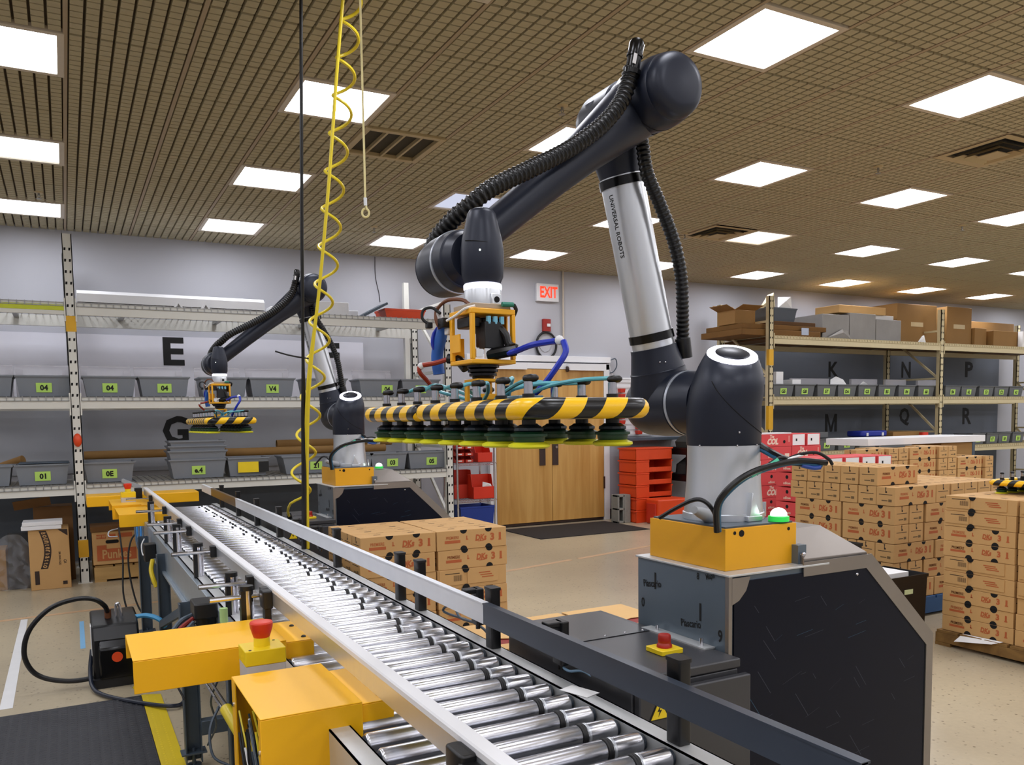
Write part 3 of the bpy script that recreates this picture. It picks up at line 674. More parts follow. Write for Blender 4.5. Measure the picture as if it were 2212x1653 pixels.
def pallet(name, label, x0, x1, y0, y1, m, h=.14, grp=None, along='x'):
    t = thing(name, label, 'pallet', ((x0+x1)/2, (y0+y1)/2, 0), grp)
    L, Wd = (x1-x0, y1-y0) if along == 'x' else (y1-y0, x1-x0)
    def q(a0, a1, b0, b1, z0, z1): return MB().box(x0+a0, x0+a1, y0+b0, y0+b1, z0, z1) if along == 'x' else MB().box(x0+b0, x0+b1, y0+a0, y0+a1, z0, z1)
    nb = max(3, int(L/.14))
    for i in range(nb): a = L*i/nb; obj('deck_board', q(a+.008, a+L/nb-.008, 0, Wd, h-.018, h), m, t, bevel=.002)
    for b in (0, Wd/2-.03, Wd-.06): obj('stringer', q(0, L, b, b+.06, .02, h-.018), m, t, bevel=.002)
    for i in range(3): a = (L-.1)*i/2; obj('base_board', q(a, a+.1, 0, Wd, 0, .02), m, t)
    return t
pallet('wooden_pallet', 'pale wooden pallet under the red printed carton', .17, 1.0, 8.5, 9.3, M_pallet, .155)
# right rack: small tubs
NTH = ['first from the post', 'second from the post', 'third from the left', 'fourth from the left', 'fifth from the left', 'sixth from the left', 'seventh from the left', 'last before the second post', 'first after the second post', 'second after the second post', 'third after the second post', 'fourth after the second post', 'fifth after the second post']
for i, (x, s) in enumerate(zip((8.98, 9.40, 9.85, 10.28, 10.72, 11.17, 11.63, 12.10, 12.77, 13.19, 13.66, 14.08, 14.50), ('G5', 'G8', '57', 'D6', 'G3', 'B5', '84', '68', 'B4', '62', '53', 'C2', '63'))):
    tub(x, 1.713, .405, .175, s, 'dark grey tub marked %s, %s on the middle right shelf' % (s, NTH[i]), m=M_tub2, grp='small labelled tubs on the right rack')
NLO = ['first from the left', 'right of A3', '', 'leftmost beyond the white board', 'second beyond the board', 'third beyond the board', 'last beyond the board']
for i, (x, s) in enumerate(((9.87, 'A3'), (10.30, 'G1'), (10.76, ''), (13.48, '16'), (13.87, '17'), (14.21, '18'), (14.6, '23'))):
    tub(x, .918, .40 if x < 12 else .34, .18, s, ('dark grey tub marked %s on the lower right shelf, %s' % (s, NLO[i])) if s else 'dark unmarked tub on the lower right shelf beside tub G1', m=M_tub2, grp='small labelled tubs on the right rack')
for k, (x0, x1, z) in enumerate(((8.9, 9.4, 1.9), (9.6, 10.4, 1.895), (10.9, 11.5, 1.895), (11.7, 12.2, 1.89), (12.5, 13.1, 1.89))):
    tag(obj('clear_sheet', MB().box(x0, x1, 9.05, 9.09, 1.713, 2.0), M_lid, smooth=0), 'smoky clear lid standing behind the right rack tubs, %s from the left' % ['first', 'second', 'third', 'fourth', 'fifth'][k], 'lid', 'clear lids on the right rack')
def scrap(lab, pts, m=None):
    n = len(pts); c = Vector([sum(p[i] for p in pts)/n for i in range(3)]) + Vector((0, -.03, .02))
    mb = MB().add([*pts, c], [(i, (i+1) % n, n) for i in range(n)]); o = obj('paper_scrap', mb, m or M_paper, smooth=0)
    s = o.modifiers.new('thick', 'SOLIDIFY'); s.thickness = .003
    tag(o, lab, 'paper', 'paper and wrap scraps')
tag(obj('white_carton', MB().box(8.98, 9.12, 8.75, 8.95, 1.83, 2.07), M_paper, bevel=.003), 'white carton standing in the tub marked G5', 'box')
tag(obj('white_carton', MB().box(9.25, 9.42, 8.7, 8.9, 1.80, 1.96), M_paper, bevel=.003), 'small white carton in the tub marked G8', 'box')
scrap('crumpled white paper sticking out of the tub marked D6', [(10.05, 8.72, 1.89), (10.4, 8.72, 1.89), (10.36, 8.75, 1.97), (10.26, 8.8, 2.02), (10.12, 8.78, 1.97)])
scrap('white paper sticking out of the tub marked G3', [(10.68, 8.72, 1.89), (10.88, 8.72, 1.89), (10.8, 8.75, 1.95)])
t = thing('blue_case', 'rounded blue plastic case on the lower right shelf above the tubs', 'case', (11.03, 8.85, 1.10))
obj('case_body', MB().rbox((11.03, 8.85, 1.145), (.60, .3, .09), .05), mat('royal blue', '#1b2f9a', .4), t, bevel=.02)
for x in (10.85, 11.2): obj('case_latch', MB().box(x-.02, x+.02, 8.69, 8.70, 1.11, 1.16), M_white, t)
tag(obj('flat_carton', MB().box(11.45, 12.1, 8.7, 9.1, 1.05, 1.16), M_card2, bevel=.004), 'flat brown carton right of the blue case', 'box')
tag(obj('dark_tray', MB().box(11.02, 13.3, 8.62, 9.0, .92, 1.075), M_tub2, bevel=.006), 'long dark tray behind the white board on the lower right shelf', 'tray')
tag(obj('grey_slab', MB().box(9.55, 10.0, 8.7, 9.05, 1.105, 1.19), M_tub2, bevel=.006), 'grey lid block on the tub marked A3', 'lid')
tag(obj('red_clip', MB().rbox((12.05, 8.6, 1.12), (.14, .08, .05), .02), M_red), 'small red clip lying on the dark tray of the right rack', 'clip')
# top of the right rack
def wbox(lab, x0, x1, y0, y1, z0, z1, m, name='cardboard_carton', tape=False, flaps=False):
    if not tape and not flaps: return tag(obj(name, MB().box(x0, x1, y0, y1, z0, z1), m, bevel=.006), lab, 'box', 'cartons on top of the right rack')
    t = thing(name, lab, 'box', ((x0+x1)/2, (y0+y1)/2, z0), 'cartons on top of the right rack')
    obj('carton_body', MB().box(x0, x1, y0, y1, z0, z1), m, t, bevel=.006)
    if tape: obj('tape_strip', MB().box((x0+x1)/2-.15, (x0+x1)/2+.15, y0-.002, y0+.001, (z0+z1)/2-.035, (z0+z1)/2+.035), mat('pale tape', '#cdb78a', .4), t, smooth=0)
    if flaps:
        for p, q in (((x0, y0, z1), (x0-.02, y0-.16, z1+.05)), ((x0, y1, z1), (x0, y1+.1, z1+.1))):
            obj('carton_flap', MB().bar(((x0+x1)/2, p[1], p[2]), ((x0+x1)/2, q[1], q[2]), x1-x0, .005), m, t, smooth=0)
        obj('carton_flap', MB().bar((x0, (y0+y1)/2, z1), (x0-.15, (y0+y1)/2, z1+.06), y1-y0, .005), m, t, smooth=0)
    return t
ZT = 2.557
mt = mat('old brown pallet board', '#5c3d1a', .8, var=.2, scale=5)
tag(obj('flat_carton_pile', MB().box(8.2, 9.72, 8.62, 9.45, ZT, ZT+.085).box(8.25, 9.88, 8.66, 9.4, ZT+.09, ZT+.16), mat('worn brown carton', '#74501f', .8, var=.2, scale=6), bevel=.006), 'flattened brown cartons with dark cutouts lying on the right rack', 'cartons')
tag(obj('dark_board', MB().box(8.85, 9.7, 8.7, 9.4, ZT+.165, ZT+.22), mt, bevel=.006), 'dark brown board on the flattened cartons', 'board')
tag(obj('label_sheet', MB().box(9.33, 9.47, 8.614, 8.619, ZT+.03, ZT+.13), mat('pale blue paper', '#b9c4d8', .7)), 'pale blue label on the flattened cartons', 'label')
wbox('open brown carton with bent flaps at the left end of the right rack top', 8.24, 8.62, 8.8, 9.15, ZT+.165, ZT+.36, M_card2, flaps=True)
t = thing('storage_tub', 'blue grey tub filled with paper on the brown board', 'tub', (9.1, 8.95, ZT+.222), 'tubs on top of the right rack')
obj('tub_body', MB().tub(.62, .36, .20), mat('blue grey tub', '#4d545e', .5), t, world=False)
scrap('white paper sheet standing in the blue grey tub', [(9.05, 8.8, ZT+.42), (9.33, 8.8, ZT+.42), (9.36, 8.85, ZT+.60), (9.1, 8.85, ZT+.58)])
scrap('cream folded paper leaning out of the blue grey tub', [(8.7, 8.8, ZT+.40), (9.0, 8.8, ZT+.42), (9.02, 8.85, ZT+.64), (8.9, 8.85, ZT+.6)], mat('cream paper', '#d8c9a4', .7))
M_shrink = mat('grey shrink wrap', '#8f8c88', .3, var=.15, scale=6, bump=.3, bscale=6)
for k, (x0, x1, z1) in enumerate(((9.90, 10.47, 2.93), (10.48, 11.06, 2.97), (11.07, 11.65, 2.9))):
    wbox('grey shrink wrapped carton on the right rack, %s of three' % ['left', 'middle', 'right'][k], x0, x1, 8.75, 9.3, ZT, z1, M_shrink, 'wrapped_carton')
scrap('torn wrap hanging at the foot of the middle wrapped carton', [(9.95, 8.7, ZT+.02), (10.45, 8.7, ZT+.02), (10.4, 8.72, ZT+.14), (10.3, 8.73, ZT+.16)], M_shrink)
wbox('pale wooden tray carton lying across the wrapped cartons', 10.3, 11.35, 8.8, 9.25, 2.975, 3.09, M_card3, 'flat_carton')
wbox('large brown carton with tape on top of the right rack', 11.68, 12.66, 8.85, 9.5, ZT, 3.19, M_card2, tape=True)
wbox('white paper topped small carton right of the wrapped cartons', 11.12, 11.6, 8.85, 9.2, 2.905, 2.98, M_paper, 'white_carton')
wbox('tall brown carton right of the second rack post', 12.92, 13.58, 8.85, 9.4, ZT, 3.2, M_card2, tape=True)
wbox('small brown carton beside the tall carton', 13.6, 13.92, 8.8, 9.2, ZT, 2.87, M_card2)
wbox('wide brown carton with white label at the right edge', 13.96, 14.66, 8.7, 9.2, ZT, 2.83, M_card2)
tag(obj('label_sheet', MB().box(14.62, 15.05, 8.6, 8.68, ZT, 2.83), M_paper), 'white labelled package end at the right edge of the rack top', 'package')
wbox('leaning brown carton behind the wide carton', 14.1, 15.4, 9.22, 9.55, ZT+.0, 3.05, M_card2)
scrap('white crumpled paper on the beam edge near the second post', [(11.85, 8.6, ZT), (12.05, 8.6, ZT), (12.03, 8.62, ZT+.12), (11.95, 8.6, ZT+.1)])
# solid decking of the top right shelf, added to shade the panels below
obj('added_shade_deck', MB().box(8.72, 12.3, RF+.03, RB-.03, 2.515, 2.54).box(12.42, 16.0, RF+.03, RB-.03, 2.515, 2.54), mt, rackR, smooth=0)

# ------------------------------------------------------------------ things by the door
t = thing('wire_shelf', 'chrome wire shelf holding red bins left of the double door', 'shelving', (4.3, 9.1, 0))
for x in (4.07, 4.56):
    for y in (8.98, 9.38): obj('post', MB().cyl((x, y, 0), (x, y, 1.75), .0125, n=10), M_chrome, t)
for z in (.10, .49, .93, 1.38):
    w = MB()
    for y in (8.98, 9.38): w.box(4.07, 4.56, y-.004, y+.004, z-.03, z-.022).box(4.07, 4.56, y-.004, y+.004, z-.004, z+.004)
    for k in range(14): x = 4.09+k*.036; w.bar((x, 8.98, z), (x, 9.38, z), .004, .004); w.bar((x, 8.98, z-.026), (x+.018, 8.98, z), .004, .004); w.bar((x+.018, 8.98, z), (x+.036, 8.98, z-.026), .004, .004)
    obj('shelf', w, M_chrome, t, smooth=0)
def bin_thing(name, lab, x, y, z, w, d, h, m, card=True, grp='red bins on the wire shelf'):
    t = thing(name, lab, 'bin', (x, y, z), grp)
    # open fronted hopper bin: low front, high back
    t1 = .006
    mb = MB().box(-w/2, w/2, -d/2, d/2, 0, t1).box(-w/2, w/2, d/2-t1, d/2, 0, h)
    for s in (-1, 1): mb.prism([(-d/2, 0), (d/2, 0), (d/2, h), (-d/2+d*.45, h), (-d/2+d*.2, h*.5), (-d/2, h*.5)], 'x', s*(w/2)-(t1 if s > 0 else 0), s*(w/2)+(0 if s > 0 else t1))
    mb.box(-w/2, w/2, -d/2, -d/2+t1, 0, h*.5)
    obj('bin_body', mb, m, t, world=False, bevel=.002)
    if card: obj('scoop_card', MB().box(-w*.22, w*.22, -d/2-.002, -d/2, h*.2, h*.38), M_paper, t, world=False)
    return t
for i in range(2):
    for j in range(3): bin_thing('hopper_bin', 'small red hopper bin on the wire shelf, %s column, %s row' % (('left', 'right')[i], ('bottom', 'middle', 'top')[j]), 4.12+.12*i, 9.1, .937+.08*j, .105, .2, .075, M_redb)
bin_thing('hopper_bin', 'large red hopper bin at the right end of the upper wire shelf', 4.44, 9.12, .937, .2, .28, .23, M_red, False)
bin_thing('hopper_bin', 'large dark red bin at the back of the lower wire shelf', 4.21, 9.24, .497, .3, .2, .34, M_redb, False)
bin_thing('hopper_bin', 'red hopper bin holding white paper on the lower wire shelf', 4.41, 9.05, .497, .28, .16, .29, M_red, False)
scrap('white paper in the red bin of the lower wire shelf', [(4.40, 8.99, .63), (4.53, 8.99, .63), (4.52, 9.0, .67), (4.42, 9.02, .70)])
t = thing('storage_tub', 'deep blue plastic tub on the floor below the red bins', 'tub', (4.32, 9.14, .11), 'deep blue tubs')
obj('tub_body', MB().tub(.46, .36, .30, taper=.9), M_bluebin, t, world=False)
t = thing('orange_ball', 'small orange round float at the foot of the rack end post', 'ball', (3.55, 8.95, .33)); t.location.z = .0
obj('ball', MB().sphere((3.60, 8.7, .36), .045), M_orange, t)
obj('stand', MB().cyl((3.60, 8.7, 0), (3.60, 8.7, .33), .015), M_black, t)
tag(obj('warning_knob', MB().sphere((.093, 8.505, 1.315), .036, 14, 0, .062), M_orange), 'orange rounded warning cap on the first post of the left rack', 'cap')
t = thing('concrete_block', 'grey hollow concrete block standing beside the door', 'block', (6.72, 9.38, 0))
mb = MB(); x0, x1, y0, y1 = 6.61, 6.825, 9.30, 9.46
mb.box(x0, x1, y1-.03, y1, 0, .39)
mb.box(x0+.115, x1, y0, y1-.03, 0, .39)
for z0, z1 in ((0, .03), (.18, .21), (.36, .39)): mb.box(x0, x0+.115, y0, y1-.03, z0, z1)
for yy in (y0, ): mb.box(x0, x0+.028, y0, y1-.03, 0, .39); mb.box(x0+.09, x0+.115, yy, yy+.03, 0, .39)
obj('block_body', mb, M_block, t, bevel=.006)
for k in range(6):
    t = thing('stacking_bin', 'orange red stacking bin, %s from the top of the tall stack by the wall' % ['sixth', 'fifth', 'fourth', 'third', 'second', 'first'][k], 'bin', (7.155, 9.4, .172*k), 'orange stacking bins')
    w, d, h = .62, .4, .168; t1 = .012
    mb = MB().box(-w/2, w/2, -d/2, d/2, 0, t1).box(-w/2, w/2, d/2-t1, d/2, 0, h).box(-w/2, -w/2+t1, -d/2, d/2, 0, h).box(w/2-t1, w/2, -d/2, d/2, 0, h)
    mb.box(-w/2, w/2, -d/2, -d/2+t1, 0, h if k == 5 else h*.42).box(-w/2, -w/2+.22, -d/2-.006, -d/2+t1, 0, h)
    mb.box(-w/2-.012, w/2+.012, -d/2-.012, d/2+.012, h-.02, h-.001) if k == 5 else mb.box(-w/2-.01, -w/2+.22, -d/2-.012, d/2, h-.02, h-.001)
    obj('bin_body', mb, M_orange, t, world=False, bevel=.004)
    obj('bin_rim', MB().box(-w/2-.014, w/2+.014, d/2, d/2+.014, h-.022, h-.002).box(-w/2-.014, -w/2, -d/2, d/2, h-.022, h-.002).box(w/2, w/2+.014, -d/2, d/2, h-.022, h-.002), M_orange, t, world=False, smooth=0)
t = thing('orange_case', 'rounded orange red case on the floor in front of the bin stack', 'case', (7.22, 9.02, 0))
obj('case_body', MB().rbox((7.22, 9.0, .17), (.52, .30, .34), .04), M_orange, t, bevel=.02)
obj('case_side', MB().rbox((6.95, 9.0, .16), (.03, .2, .24), .012), M_redb, t)
DXT = .12
t = thing('black_trolley', 'black trolley loaded with dark bags behind the shoulder of the near robot', 'trolley', (7.93, 9.1, 0))
for z in (.12, .55, .92): obj('tray', MB().tub(.8, .5, .10, taper=.95, o=(7.93, 9.2, z)), M_black, t)
for x in (7.58, 8.28):
    for y in (9.0, 9.4): obj('post', MB().box(x-.02, x+.02, y-.02, y+.02, .0, 1.02), M_black, t)
tag(obj('dark_bag', MB().loft([[Vector((7.93+.36*r*math.cos(a)*(1+.06*math.sin(3*a)), 9.2+.2*r*math.sin(a), z)) for a in [2*PI*i/18 for i in range(18)]] for z, r in ((.98, .7), (1.02, .95), (1.1, 1), (1.17, .8), (1.21, .3))]), mat('dark olive cloth', '#2a2a26', .8, bump=.2)), 'dark bag slumped on top of the black trolley', 'bag')
tag(obj('dark_bag', MB().loft([[Vector((7.90+.34*r*math.cos(a), 9.2+.2*r*math.sin(a), z)) for a in [2*PI*i/18 for i in range(18)]] for z, r in ((.60, .8), (.65, 1), (.78, .95), (.88, .5))]), mat('brown black cloth', '#1c1814', .8, bump=.2)), 'brown black bag on the middle tray of the trolley', 'bag')
t = thing('slat_panel', 'white slatted wall panel carrying small red bins right of the door', 'panel', (7.2, 9.84, 1.15))
obj('backing', MB().box(6.95, 7.6, 9.825, 9.845, 1.18, 2.02), M_white, t)
for k in range(11): obj('slat', MB().box(6.95, 7.6, 9.81, 9.825, 1.2+.075*k, 1.235+.075*k), M_white, t, smooth=0)
for i in range(2):
    for j in range(9):
        tag(obj('hopper_bin', MB().tub(.085, .07, .055, o=(7.02+.30*i, 9.772, 1.205+.075*j)), M_redb, smooth=0), 'tiny red bin on the slatted panel, %s column, %s row from the bottom' % (('left', 'right')[i], ['first', 'second', 'third', 'fourth', 'fifth', 'sixth', 'seventh', 'eighth', 'ninth'][j]), 'bin', 'tiny red bins on the slatted panel')
tag(obj('wall_shelf', MB().box(6.95, 8.0, 9.5, 9.84, 1.12, 1.16), M_slate, bevel=.003), 'grey wall shelf under the slatted panel', 'shelf')
# ------------------------------------------------------------------ roller conveyor
CY0, CY1 = .85, 7.62
conv = thing('roller_conveyor', 'long roller conveyor with chrome rollers, white guide rails and steel legs', 'conveyor', (.815, .85, 0))
for nm, xo, xi, s in (('left', .49, .54, 1), ('right', 1.14, 1.09, -1)):
    mb = MB().box(min(xo, xi), max(xo, xi), CY0, CY1, .746, .75).box(*( (xi-.004, xi) if s > 0 else (xi, xi+.004)), CY0, CY1, .60, .75)
    mb.box(*((xo, xo+.004) if s > 0 else (xo-.004, xo)), CY0, CY1, .725, .75)
    mb.box(min(xo, xi), max(xo, xi), CY0, CY1, .60, .604).box(*((xo, xo+.004) if s > 0 else (xo-.004, xo)), CY0, CY1, .604, .725)
    obj('side_frame', mb, M_zinc, conv, smooth=0)
obj('side_plate', MB().box(.470, .489, 2.9, 6.6, .585, .745).box(.45, .47, 2.9, 6.6, .585, .60), M_galv, conv, bevel=.002)
PITCH = .0986
def roller_mb():
    mb = MB(); r = .0245
    mb.lathe((-.264, 0, 0), X, [(0, r-.004), (.003, r-.001), (.006, r), (.429, r), (.4295, r-.0015), (.4445, r-.0015), (.445, r), (.522, r), (.525, r-.001), (.528, r-.004)], 24)
    return mb
r0 = obj('roller', roller_mb(), M_roller, conv, world=False, loc=(.0, .1, .7275))
obj('drive_band', MB().lathe((.168, 0, 0), X, [(0, .024), (.001, .0262), (.004, .0272), (.006, .0262), (.0085, .0262), (.0105, .0272), (.0135, .0262), (.0145, .024)], 24, cap=False), M_rubber, r0, world=False, loc=(0, 0, 0))
obj('axle_cap', MB().cyl((-.272, 0, 0), (-.262, 0, 0), .018, n=14), mat('blue black bearing', '#27303a', .4), r0, world=False)
obj('axle_cap', MB().cyl((.262, 0, 0), (.272, 0, 0), .018, n=14), MATS['blue black bearing'], r0, world=False)
obj('retainer_ring', MB().lathe((.184, 0, 0), X, [(0, .0245), (.001, .0258), (.006, .0258), (.007, .0245)], 20, cap=False), M_alu, r0, world=False)
for k in range(1, int((CY1-CY0-.1)/PITCH)):
    c = again(r0, conv, (0, .1+k*PITCH, .7275))
    for ch in c.children:
        if ch.name.startswith(('drive_band', 'retainer')) and k % 4 == 1 and k > 14: ch.location.x -= .035
obj('drip_pan', MB().box(.545, 1.085, CY0, CY1, .60, .603), mat('dull sheet', '#6e7073', .5, metal=.5), conv, smooth=0)
# legs
for x, y in ((.41, 3.68), (.50, 3.1), (.455, 5.15), (.42, 6.05), (1.10, 3.68), (1.10, 5.15), (1.1, 1.2)):
    mb = MB().box(x-.033, x+.033, y-.004, y, .02, .70).box(x-.033, x-.028, y-.05, y, .02, .70).box(x+.028, x+.033, y-.05, y, .02, .70).box(x-.05, x+.05, y-.06, y+.01, 0.06, .066).cyl((x, y-.025, 0), (x, y-.025, .08), .008, n=8).cyl((x, y-.025, 0), (x, y-.025, .01), .03, n=12)
    obj('leg', mb, M_slate, conv, smooth=30)
for y in (3.66, 5.13): obj('cross_member', MB().box(.44, 1.10, y-.05, y, .14, .20), M_slate, conv, bevel=.002)
obj('leg_brace', MB().bar((.43, 3.69, .68), (.43, 5.1, .3), .02, .04), M_slate, conv)
# left guide rail
g = obj('guide_rail', MB().box(.572, .596, CY0, 7.86, .842, .893), M_alu, conv, smooth=0, label='left guide rail with white cap')
obj('wear_strip', MB().prism([(.571, .888), (.600, .888), (.603, .891), (.603, .886), (.607, .886), (.607, .896), (.601, .9025), (.574, .9025), (.571, .899)], 'y', CY0, 7.86), M_white, g, smooth=0)
for y in (5.18, 4.76, 3.92, 3.07, 2.82, 6.02, 7.05):
    rd = obj('guide_rod', MB().cyl((.385, y, .868), (.575, y, .868), .0075, n=10).cyl((.385, y, .868), (.46, y, .868), .0095, n=10), M_chrome, conv)
    obj('rod_clamp', MB().rbox((.560, y, .868), (.026, .045, .05), .005), M_black, rd, bevel=.002)
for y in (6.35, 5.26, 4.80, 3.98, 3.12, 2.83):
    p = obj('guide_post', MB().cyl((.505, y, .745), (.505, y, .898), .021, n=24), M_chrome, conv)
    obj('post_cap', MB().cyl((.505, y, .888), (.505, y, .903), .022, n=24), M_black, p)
    obj('dark_reflection', MB().box(.4825, .4985, y-.0205, y+.010, .746, .888), M_black, p, smooth=0)  # black half painting in the dark reflection on the chrome post
for y in (2.78, 1.24):
    obj('rail_bracket', MB().rbox((.558, y, .862), (.032, .07, .06), .01).box(.548, .57, y-.02, y+.02, .77, .85).rbox((.560, y, .758), (.03, .05, .05), .012), M_black, conv, bevel=.004)
mb = MB().rbox((.556, 1.195, .855), (.034, .05, .05), .01)
obj('rail_bracket', mb, M_black, conv, bevel=.006)
# right guide rail: near dark stretch, white film stretch, bronze stretch
for a, b, m, l in ((CY0, 2.18, mat('dark rail film', '#39414e', .35, metal=.3), 'dark stretch of the right guide rail'), (2.18, 6.25, mat('white rail film', '#f0f3fa', .32), 'white stretch of the right guide rail'), (6.25, 7.4, mat('bronze rail', '#7a654a', .35, metal=.5), 'bronze stretch'), (7.4, 7.95, MATS['white rail film'], 'white far end')):
    obj('guide_rail', MB().box(1.062, 1.076, a, b, .838, .90).box(1.06, 1.082, a, b, .897, .9015), m, conv, smooth=0, label=l)
for y in (1.355, 2.225, 2.813, 3.02, 3.874, 5.096, 5.764, 6.452, 7.2):
    mb = MB().rbox((1.117, y, .84), (.032, .045, .18), .005).box(1.074, 1.11, y-.018, y+.018, .855, .885)
    p = obj('rail_post', mb, M_black, conv, bevel=.002)
    obj('post_cap', MB().rbox((1.117, y, .932), (.036, .05, .008), .006), M_rubber, p)
for y in (1.885, 2.40, 4.3, 4.7):
    p = obj('photo_sensor', MB().rbox((1.15, y, .84), (.028, .05, .12), .008).box(1.10, 1.15, y-.018, y+.018, .885, .90), M_black, conv, bevel=.003)
    obj('sensor_lens', MB().cyl((1.135, y, .81), (1.133, y, .81), .012, n=12).cyl((1.15, y, .78), (1.15, y, .765), .008, n=8), M_glass_d, p)
tag(obj('sensor_cable', MB().tube([(1.15, 1.885, .775), (1.16, 1.86, .765), (1.175, 1.80, .775), (1.185, 1.72, .74), (1.18, 1.68, .66), (1.178, 1.66, .55)], .0038), mat('pale blue cable', '#8fb4d4', .4)), 'pale blue sensor cable hanging beside the cabinet lid', 'cable')
tag(obj('sensor_cable', MB().tube([(1.15, 2.42, .78), (1.155, 2.55, .77), (1.16, 2.62, .80), (1.16, 2.7, .76), (1.18, 2.45, .76), (1.2, 2.35, .70)], .0045), M_slate), 'grey sensor cable looping below the white guide rail', 'cable')
tag(obj('paper_tag', MB().box(-.025, .025, -.045, .045, 0, .0015).move(Matrix.Translation((1.115, 1.74, .7505)) @ Matrix.Rotation(.3, 4, 'Z')), M_paper, smooth=0), 'small white paper tag lying on the right conveyor frame', 'tag')
t = thing('end_bracket', 'clear and grey end bracket at the far left end of the guide rail', 'bracket', (.53, 7.9, .75))
obj('bracket_body', MB().box(.50, .56, 7.84, 7.9, .74, .90), M_black, t, bevel=.004)
obj('bracket_arm', MB().bar((.56, 7.88, .9), (.42, 8.05, .96), .02, .03), M_alu, t)

# yellow drive covers
def cover(lab, x0, xs, x1, y0, y1, z1, z0, step=True, wires=False):
    t = thing('drive_cover', lab, 'cover', (x0, y0, 0), 'yellow conveyor drive covers')
    th = .003
    mb = MB().box(x0, xs, y0, y1, z1-th, z1).box(x0, xs, y0, y0+th, z0, z1-th).box(x0, xs, y1-th, y1, z0+.02, z1-th).box(xs-th, xs, y0+th, y1-th, z0, z1-th)
    obj('cover_shell', mb, M_yel, t, bevel=.0025)
    if step:
        yy0, yy1 = y0+.012, y1-.05
        mb = MB().box(xs, x1, yy0, yy1, z1-.012, z1-.009).box(xs, x1, yy0, yy0+th, z1-.062, z1-.012).box(xs, x1, yy1-th, yy1, z1-.062, z1-.012).box(x1-th, x1, yy0, yy1, z1-.062, z1-.012)
        obj('cover_nose', mb, M_yel, t, bevel=.0025)
        for f in (.14, .72): obj('cover_screw', MB().lathe((x1-.022, yy0+(yy1-yy0)*f, z1-.009), Zv, [(0, .008), (.003, .007), (.005, .004)], 10), M_black, t)
    return t
c1 = cover('tall yellow drive cover at the bottom edge, nearest of all', .34, .57, .65, 1.81, 2.165, .80, .40)
obj('side_lip', MB().box(.34, .343, 1.813, 1.835, .40, .797).box(.34, .343, 2.12, 2.16, .42, .797), M_yel, c1, smooth=0)
obj('side_screw', MB().cyl((.337, 1.825, .72), (.343, 1.825, .72), .006).cyl((.337, 2.14, .735), (.343, 2.14, .735), .006), M_chrome, c1)
rnd = random.Random(11)
for k in range(44):
    y = 1.85+rnd.random()*.28; z = .77-rnd.random()*.12; x = .346+rnd.random()*.045
    obj('wiring_strand', MB().tube([(x, y, z), (x+.015*rnd.random(), y-.02-.05*rnd.random(), z-.12), (x+.02, y-.06*rnd.random(), z-.25), (x+.05, y-.05, .42)], .0028, 5, 0, 4), [M_ink, M_paper, M_slate, M_ink, M_hose_y][k % 5], c1)
obj('control_board', MB().box(.40, .41, 1.84, 2.13, .42, .77), mat('circuit dark', '#22282a', .5), c1, smooth=0)
cover('long yellow drive cover with the large emergency button in front', .13, .545, .63, 2.45, 2.775, .80, .706)
cover('yellow drive cover at the far end, nearer of the far pair', .305, .53, .66, 6.52, 7.1, .805, .715)
cover('yellow drive cover at the far end, farther of the far pair', .29, .50, .62, 7.15, 7.75, .82, .71)
tag(obj('end_beam', MB().box(.13, 1.04, 7.98, 8.32, .745, .835), M_yel, bevel=.006), 'long yellow beam across the far end of the conveyor', 'beam')
o = bpy.data.objects['end_beam']
obj('beam_leg', MB().box(.62, .69, 8.1, 8.2, 0, .745), M_slate, o)
# emergency buttons on boxes
def estop_box(lab, x, y, z):
    t = thing('emergency_stop', lab, 'button', (x, y, z-.11), 'emergency stop buttons on boxes')
    obj('box_base', MB().rbox((x, y, z-.073), (.108, .10, .062), .004), mat('pale grey plastic', '#c2c2c4', .5), t, bevel=.002)
    obj('box_cover', MB().rbox((x, y, z-.021), (.110, .102, .042), .004), M_yplas, t, bevel=.002)
    obj('cover_screw', MB().cyl((x-.04, y-.04, z), (x-.04, y-.04, z+.001), .004).cyl((x+.04, y+.04, z), (x+.04, y+.04, z+.001), .004), M_ink, t)
    obj('collar', MB().lathe((x, y, z), Zv, [(0, .0225), (.025, .0215)], 20), M_yplas, t)
    obj('mushroom_head', MB().lathe((x, y, z+.022), Zv, [(0, .020), (.004, .0225), (.030, .0305), (.042, .0315), (.046, .029), (.048, .02), (.0485, 0)], 24), M_red, t)
    return t
estop_box('large red mushroom emergency button on a yellow and grey box at lower left', .452, 2.335, .825)
estop_box('small red emergency button above the far yellow drive covers', .425, 7.45, .90)
tag(obj('button_stand', MB().box(.39, .46, 7.42, 7.48, .70, .79), M_black), 'black stand under the far emergency button', 'stand')

# cables, hoses and bits at the left side
t = thing('vacuum_unit', 'black vacuum unit standing on the floor beside the conveyor leg', 'machine', (.185, 5.25, 0))
obj('housing', MB().prism([(5.05, .04), (5.05, .26), (5.10, .33), (5.22, .36), (5.42, .36), (5.46, .30), (5.46, .04)], 'x', .07, .31), M_black, t, bevel=.012)
obj('front_shell', MB().prism([(5.0, .05), (5.0, .22), (5.055, .26), (5.055, .05)], 'x', .10, .30), M_gloss, t, bevel=.01)
obj('base', MB().rbox((.19, 5.24, .025), (.27, .46, .05), .03), M_rubber, t)
obj('side_label', MB().box(.066, .07, 5.1, 5.2, .12, .33), M_paper, t, smooth=0)
obj('round_sticker', MB().cyl((.19, 5.0, .17), (.19, 4.997, .17), .028, n=18), M_orange, t)
obj('hose_stub', MB().cyl((.16, 5.2, .35), (.16, 5.2, .40), .018, n=12), M_copper, t)
